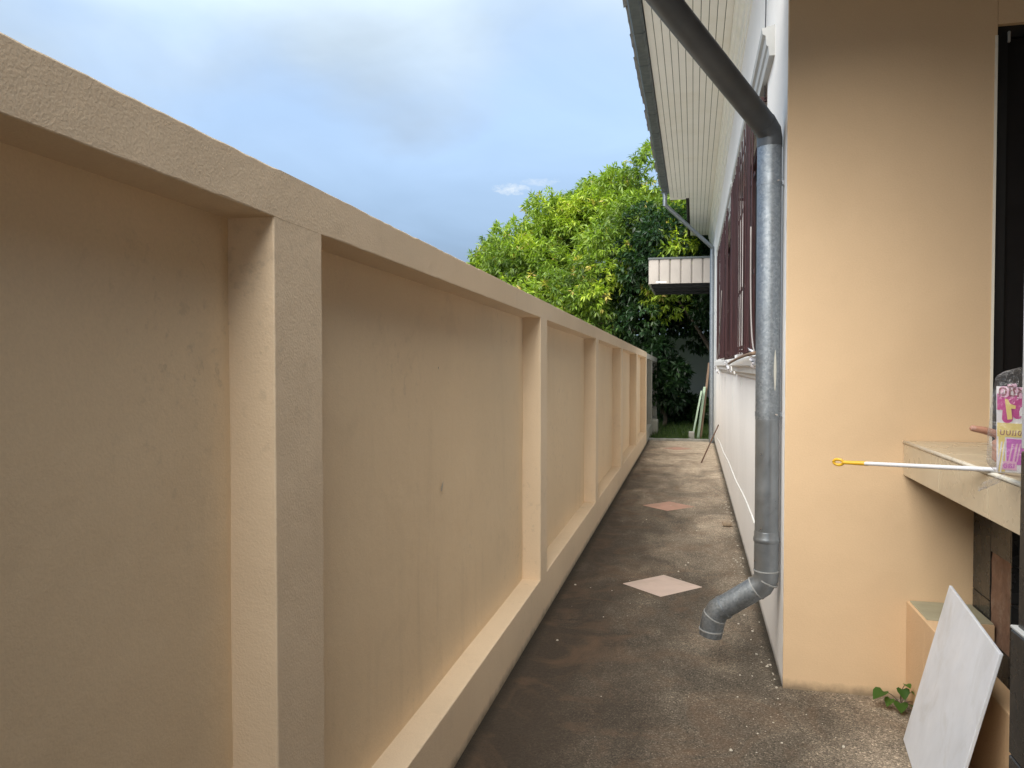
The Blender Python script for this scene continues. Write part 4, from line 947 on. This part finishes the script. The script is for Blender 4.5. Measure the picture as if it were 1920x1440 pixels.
def trunk_mesh(base, lobes, r0, split_z, seed, k=14):
    rg = random.Random(seed); mb = MB(); b0 = Vector(base); s = b0+Vector((rg.uniform(-.2, .2), rg.uniform(-.2, .2), split_z))
    mb.tube(bezier([b0, b0+Vector((.1, .05, split_z*.5)), s], 6), [r0*(1.25-.08*i) for i in range(7)], 12)
    ob = [mb]
    lb = MB()
    for p, d in rg.sample(lobes, min(k, len(lobes))):
        p = Vector(p); m = s.lerp(p, .5)+Vector((0, 0, .4)); st = s-Vector((0, 0, rg.uniform(0, split_z*.35)))
        lb.tube(bezier([st, m, p], 7), [r0*.55*(1-i/8.5) for i in range(8)], 7)
    return mb, lb
def make_tree(name, label, base, centre, rad, nlobe, lobe_r, per_lobe, per, length, w, mat, seed, zmin, young, r0, split, droop=.35, spread=.55, cut=None, group=None, limbs=14):
    t = thing(name, label, 'tree' if 'tree' in name else 'shrub', base, group)
    c, n, lobes = crown_points(centre, rad, nlobe, lobe_r, per_lobe, seed, zmin, cut)
    V, Fc, T = foliage(c, n, per, length, w, spread, young, droop, seed+1)
    cr = add_leafmesh('crown', V, Fc, T, mat, t); cr['kind'] = 'stuff'
    a, b_ = trunk_mesh(base, lobes, r0, split, seed, limbs)
    a.build('trunk', 'bark', t, smooth=True); b_.build('limbs', 'bark', t, smooth=True)
    return t
def young_mango(c, rg):
    base = .30+.09*(c[:, 2]-4.0)/2
    lump = np.array([noise.noise(Vector(p*.75)) for p in c])
    y = base+.55*lump+rg.normal(0, .08, len(c)); y = np.where(rg.random(len(c)) < .05, rg.uniform(.85, 1., len(c)), y)
    return np.clip(y, .02, 1)
make_tree('mango_tree', 'large rounded tree with bright yellow green leaves behind the wall', (2.4, 25.4, -.05), (-.2, 24.6, 2.0), (7.9, 4.8, 5.5), 250, .95, 150, 12, .155, .15, 'mango', 21, 1.3, young_mango, .34, 3.6,
          cut=lambda p: (p[1] > 26.8 and p[2] < 5.5) or (p[0] > -2.2 and p[2] < 3.3), limbs=26)
young_dark = lambda c, rg: np.clip(.25+.45*np.array([noise.noise(Vector(p*1.3)) for p in c])+rg.normal(0, .1, len(c)), 0, 1)
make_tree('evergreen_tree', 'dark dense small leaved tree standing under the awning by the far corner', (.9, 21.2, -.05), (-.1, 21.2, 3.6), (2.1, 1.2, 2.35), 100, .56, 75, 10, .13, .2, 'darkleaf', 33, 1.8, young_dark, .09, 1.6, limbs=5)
make_tree('garden_shrub', 'dark broad leaved shrub beside the old grey wall', (-.75, 20.6, -.05), (-.80, 20.6, 1.15), (.36, .6, 1.05), 20, .32, 40, 9, .16, .17, 'darkleaf', 41, .2, young_dark, .05, .5, group='dark shrubs at the alley end')
make_tree('garden_shrub', 'low dark shrub in the middle of the alley end', (-.2, 21.4, -.05), (-.1, 21.4, .22), (.8, .6, .40), 24, .26, 40, 9, .17, .15, 'darkleaf', 47, .1, young_dark, .04, .3, group='dark shrubs at the alley end')
# grass at the alley's end
n = 9000; gx_ = rng.uniform(-.9, 1.2, n); gy_ = 16.3+rng.random(n)**1.4*8; hh = rng.uniform(.05, .15, n); an = rng.uniform(0, 6.283, n); ln = rng.normal(0, .05, (n, 2)); wv = .006
B = np.stack([gx_, gy_, np.full(n, -.035)], 1); sd = np.stack([np.cos(an)*wv, np.sin(an)*wv, np.zeros(n)], 1); tp = B+np.stack([ln[:, 0], ln[:, 1], hh], 1)
V = np.stack([B-sd, B+sd, tp], 1).reshape(-1, 3); Fc = np.arange(3*n).reshape(-1, 3)
T = np.repeat(np.stack([rng.uniform(.1, .9, n), rng.uniform(0, 1, n), np.zeros(n)], 1), 3, 0)
go = add_leafmesh('grass', V, Fc, T, 'grass', None); go['kind'] = 'stuff'; tag(go, 'green grass growing beyond the end of the pavement', 'grass')
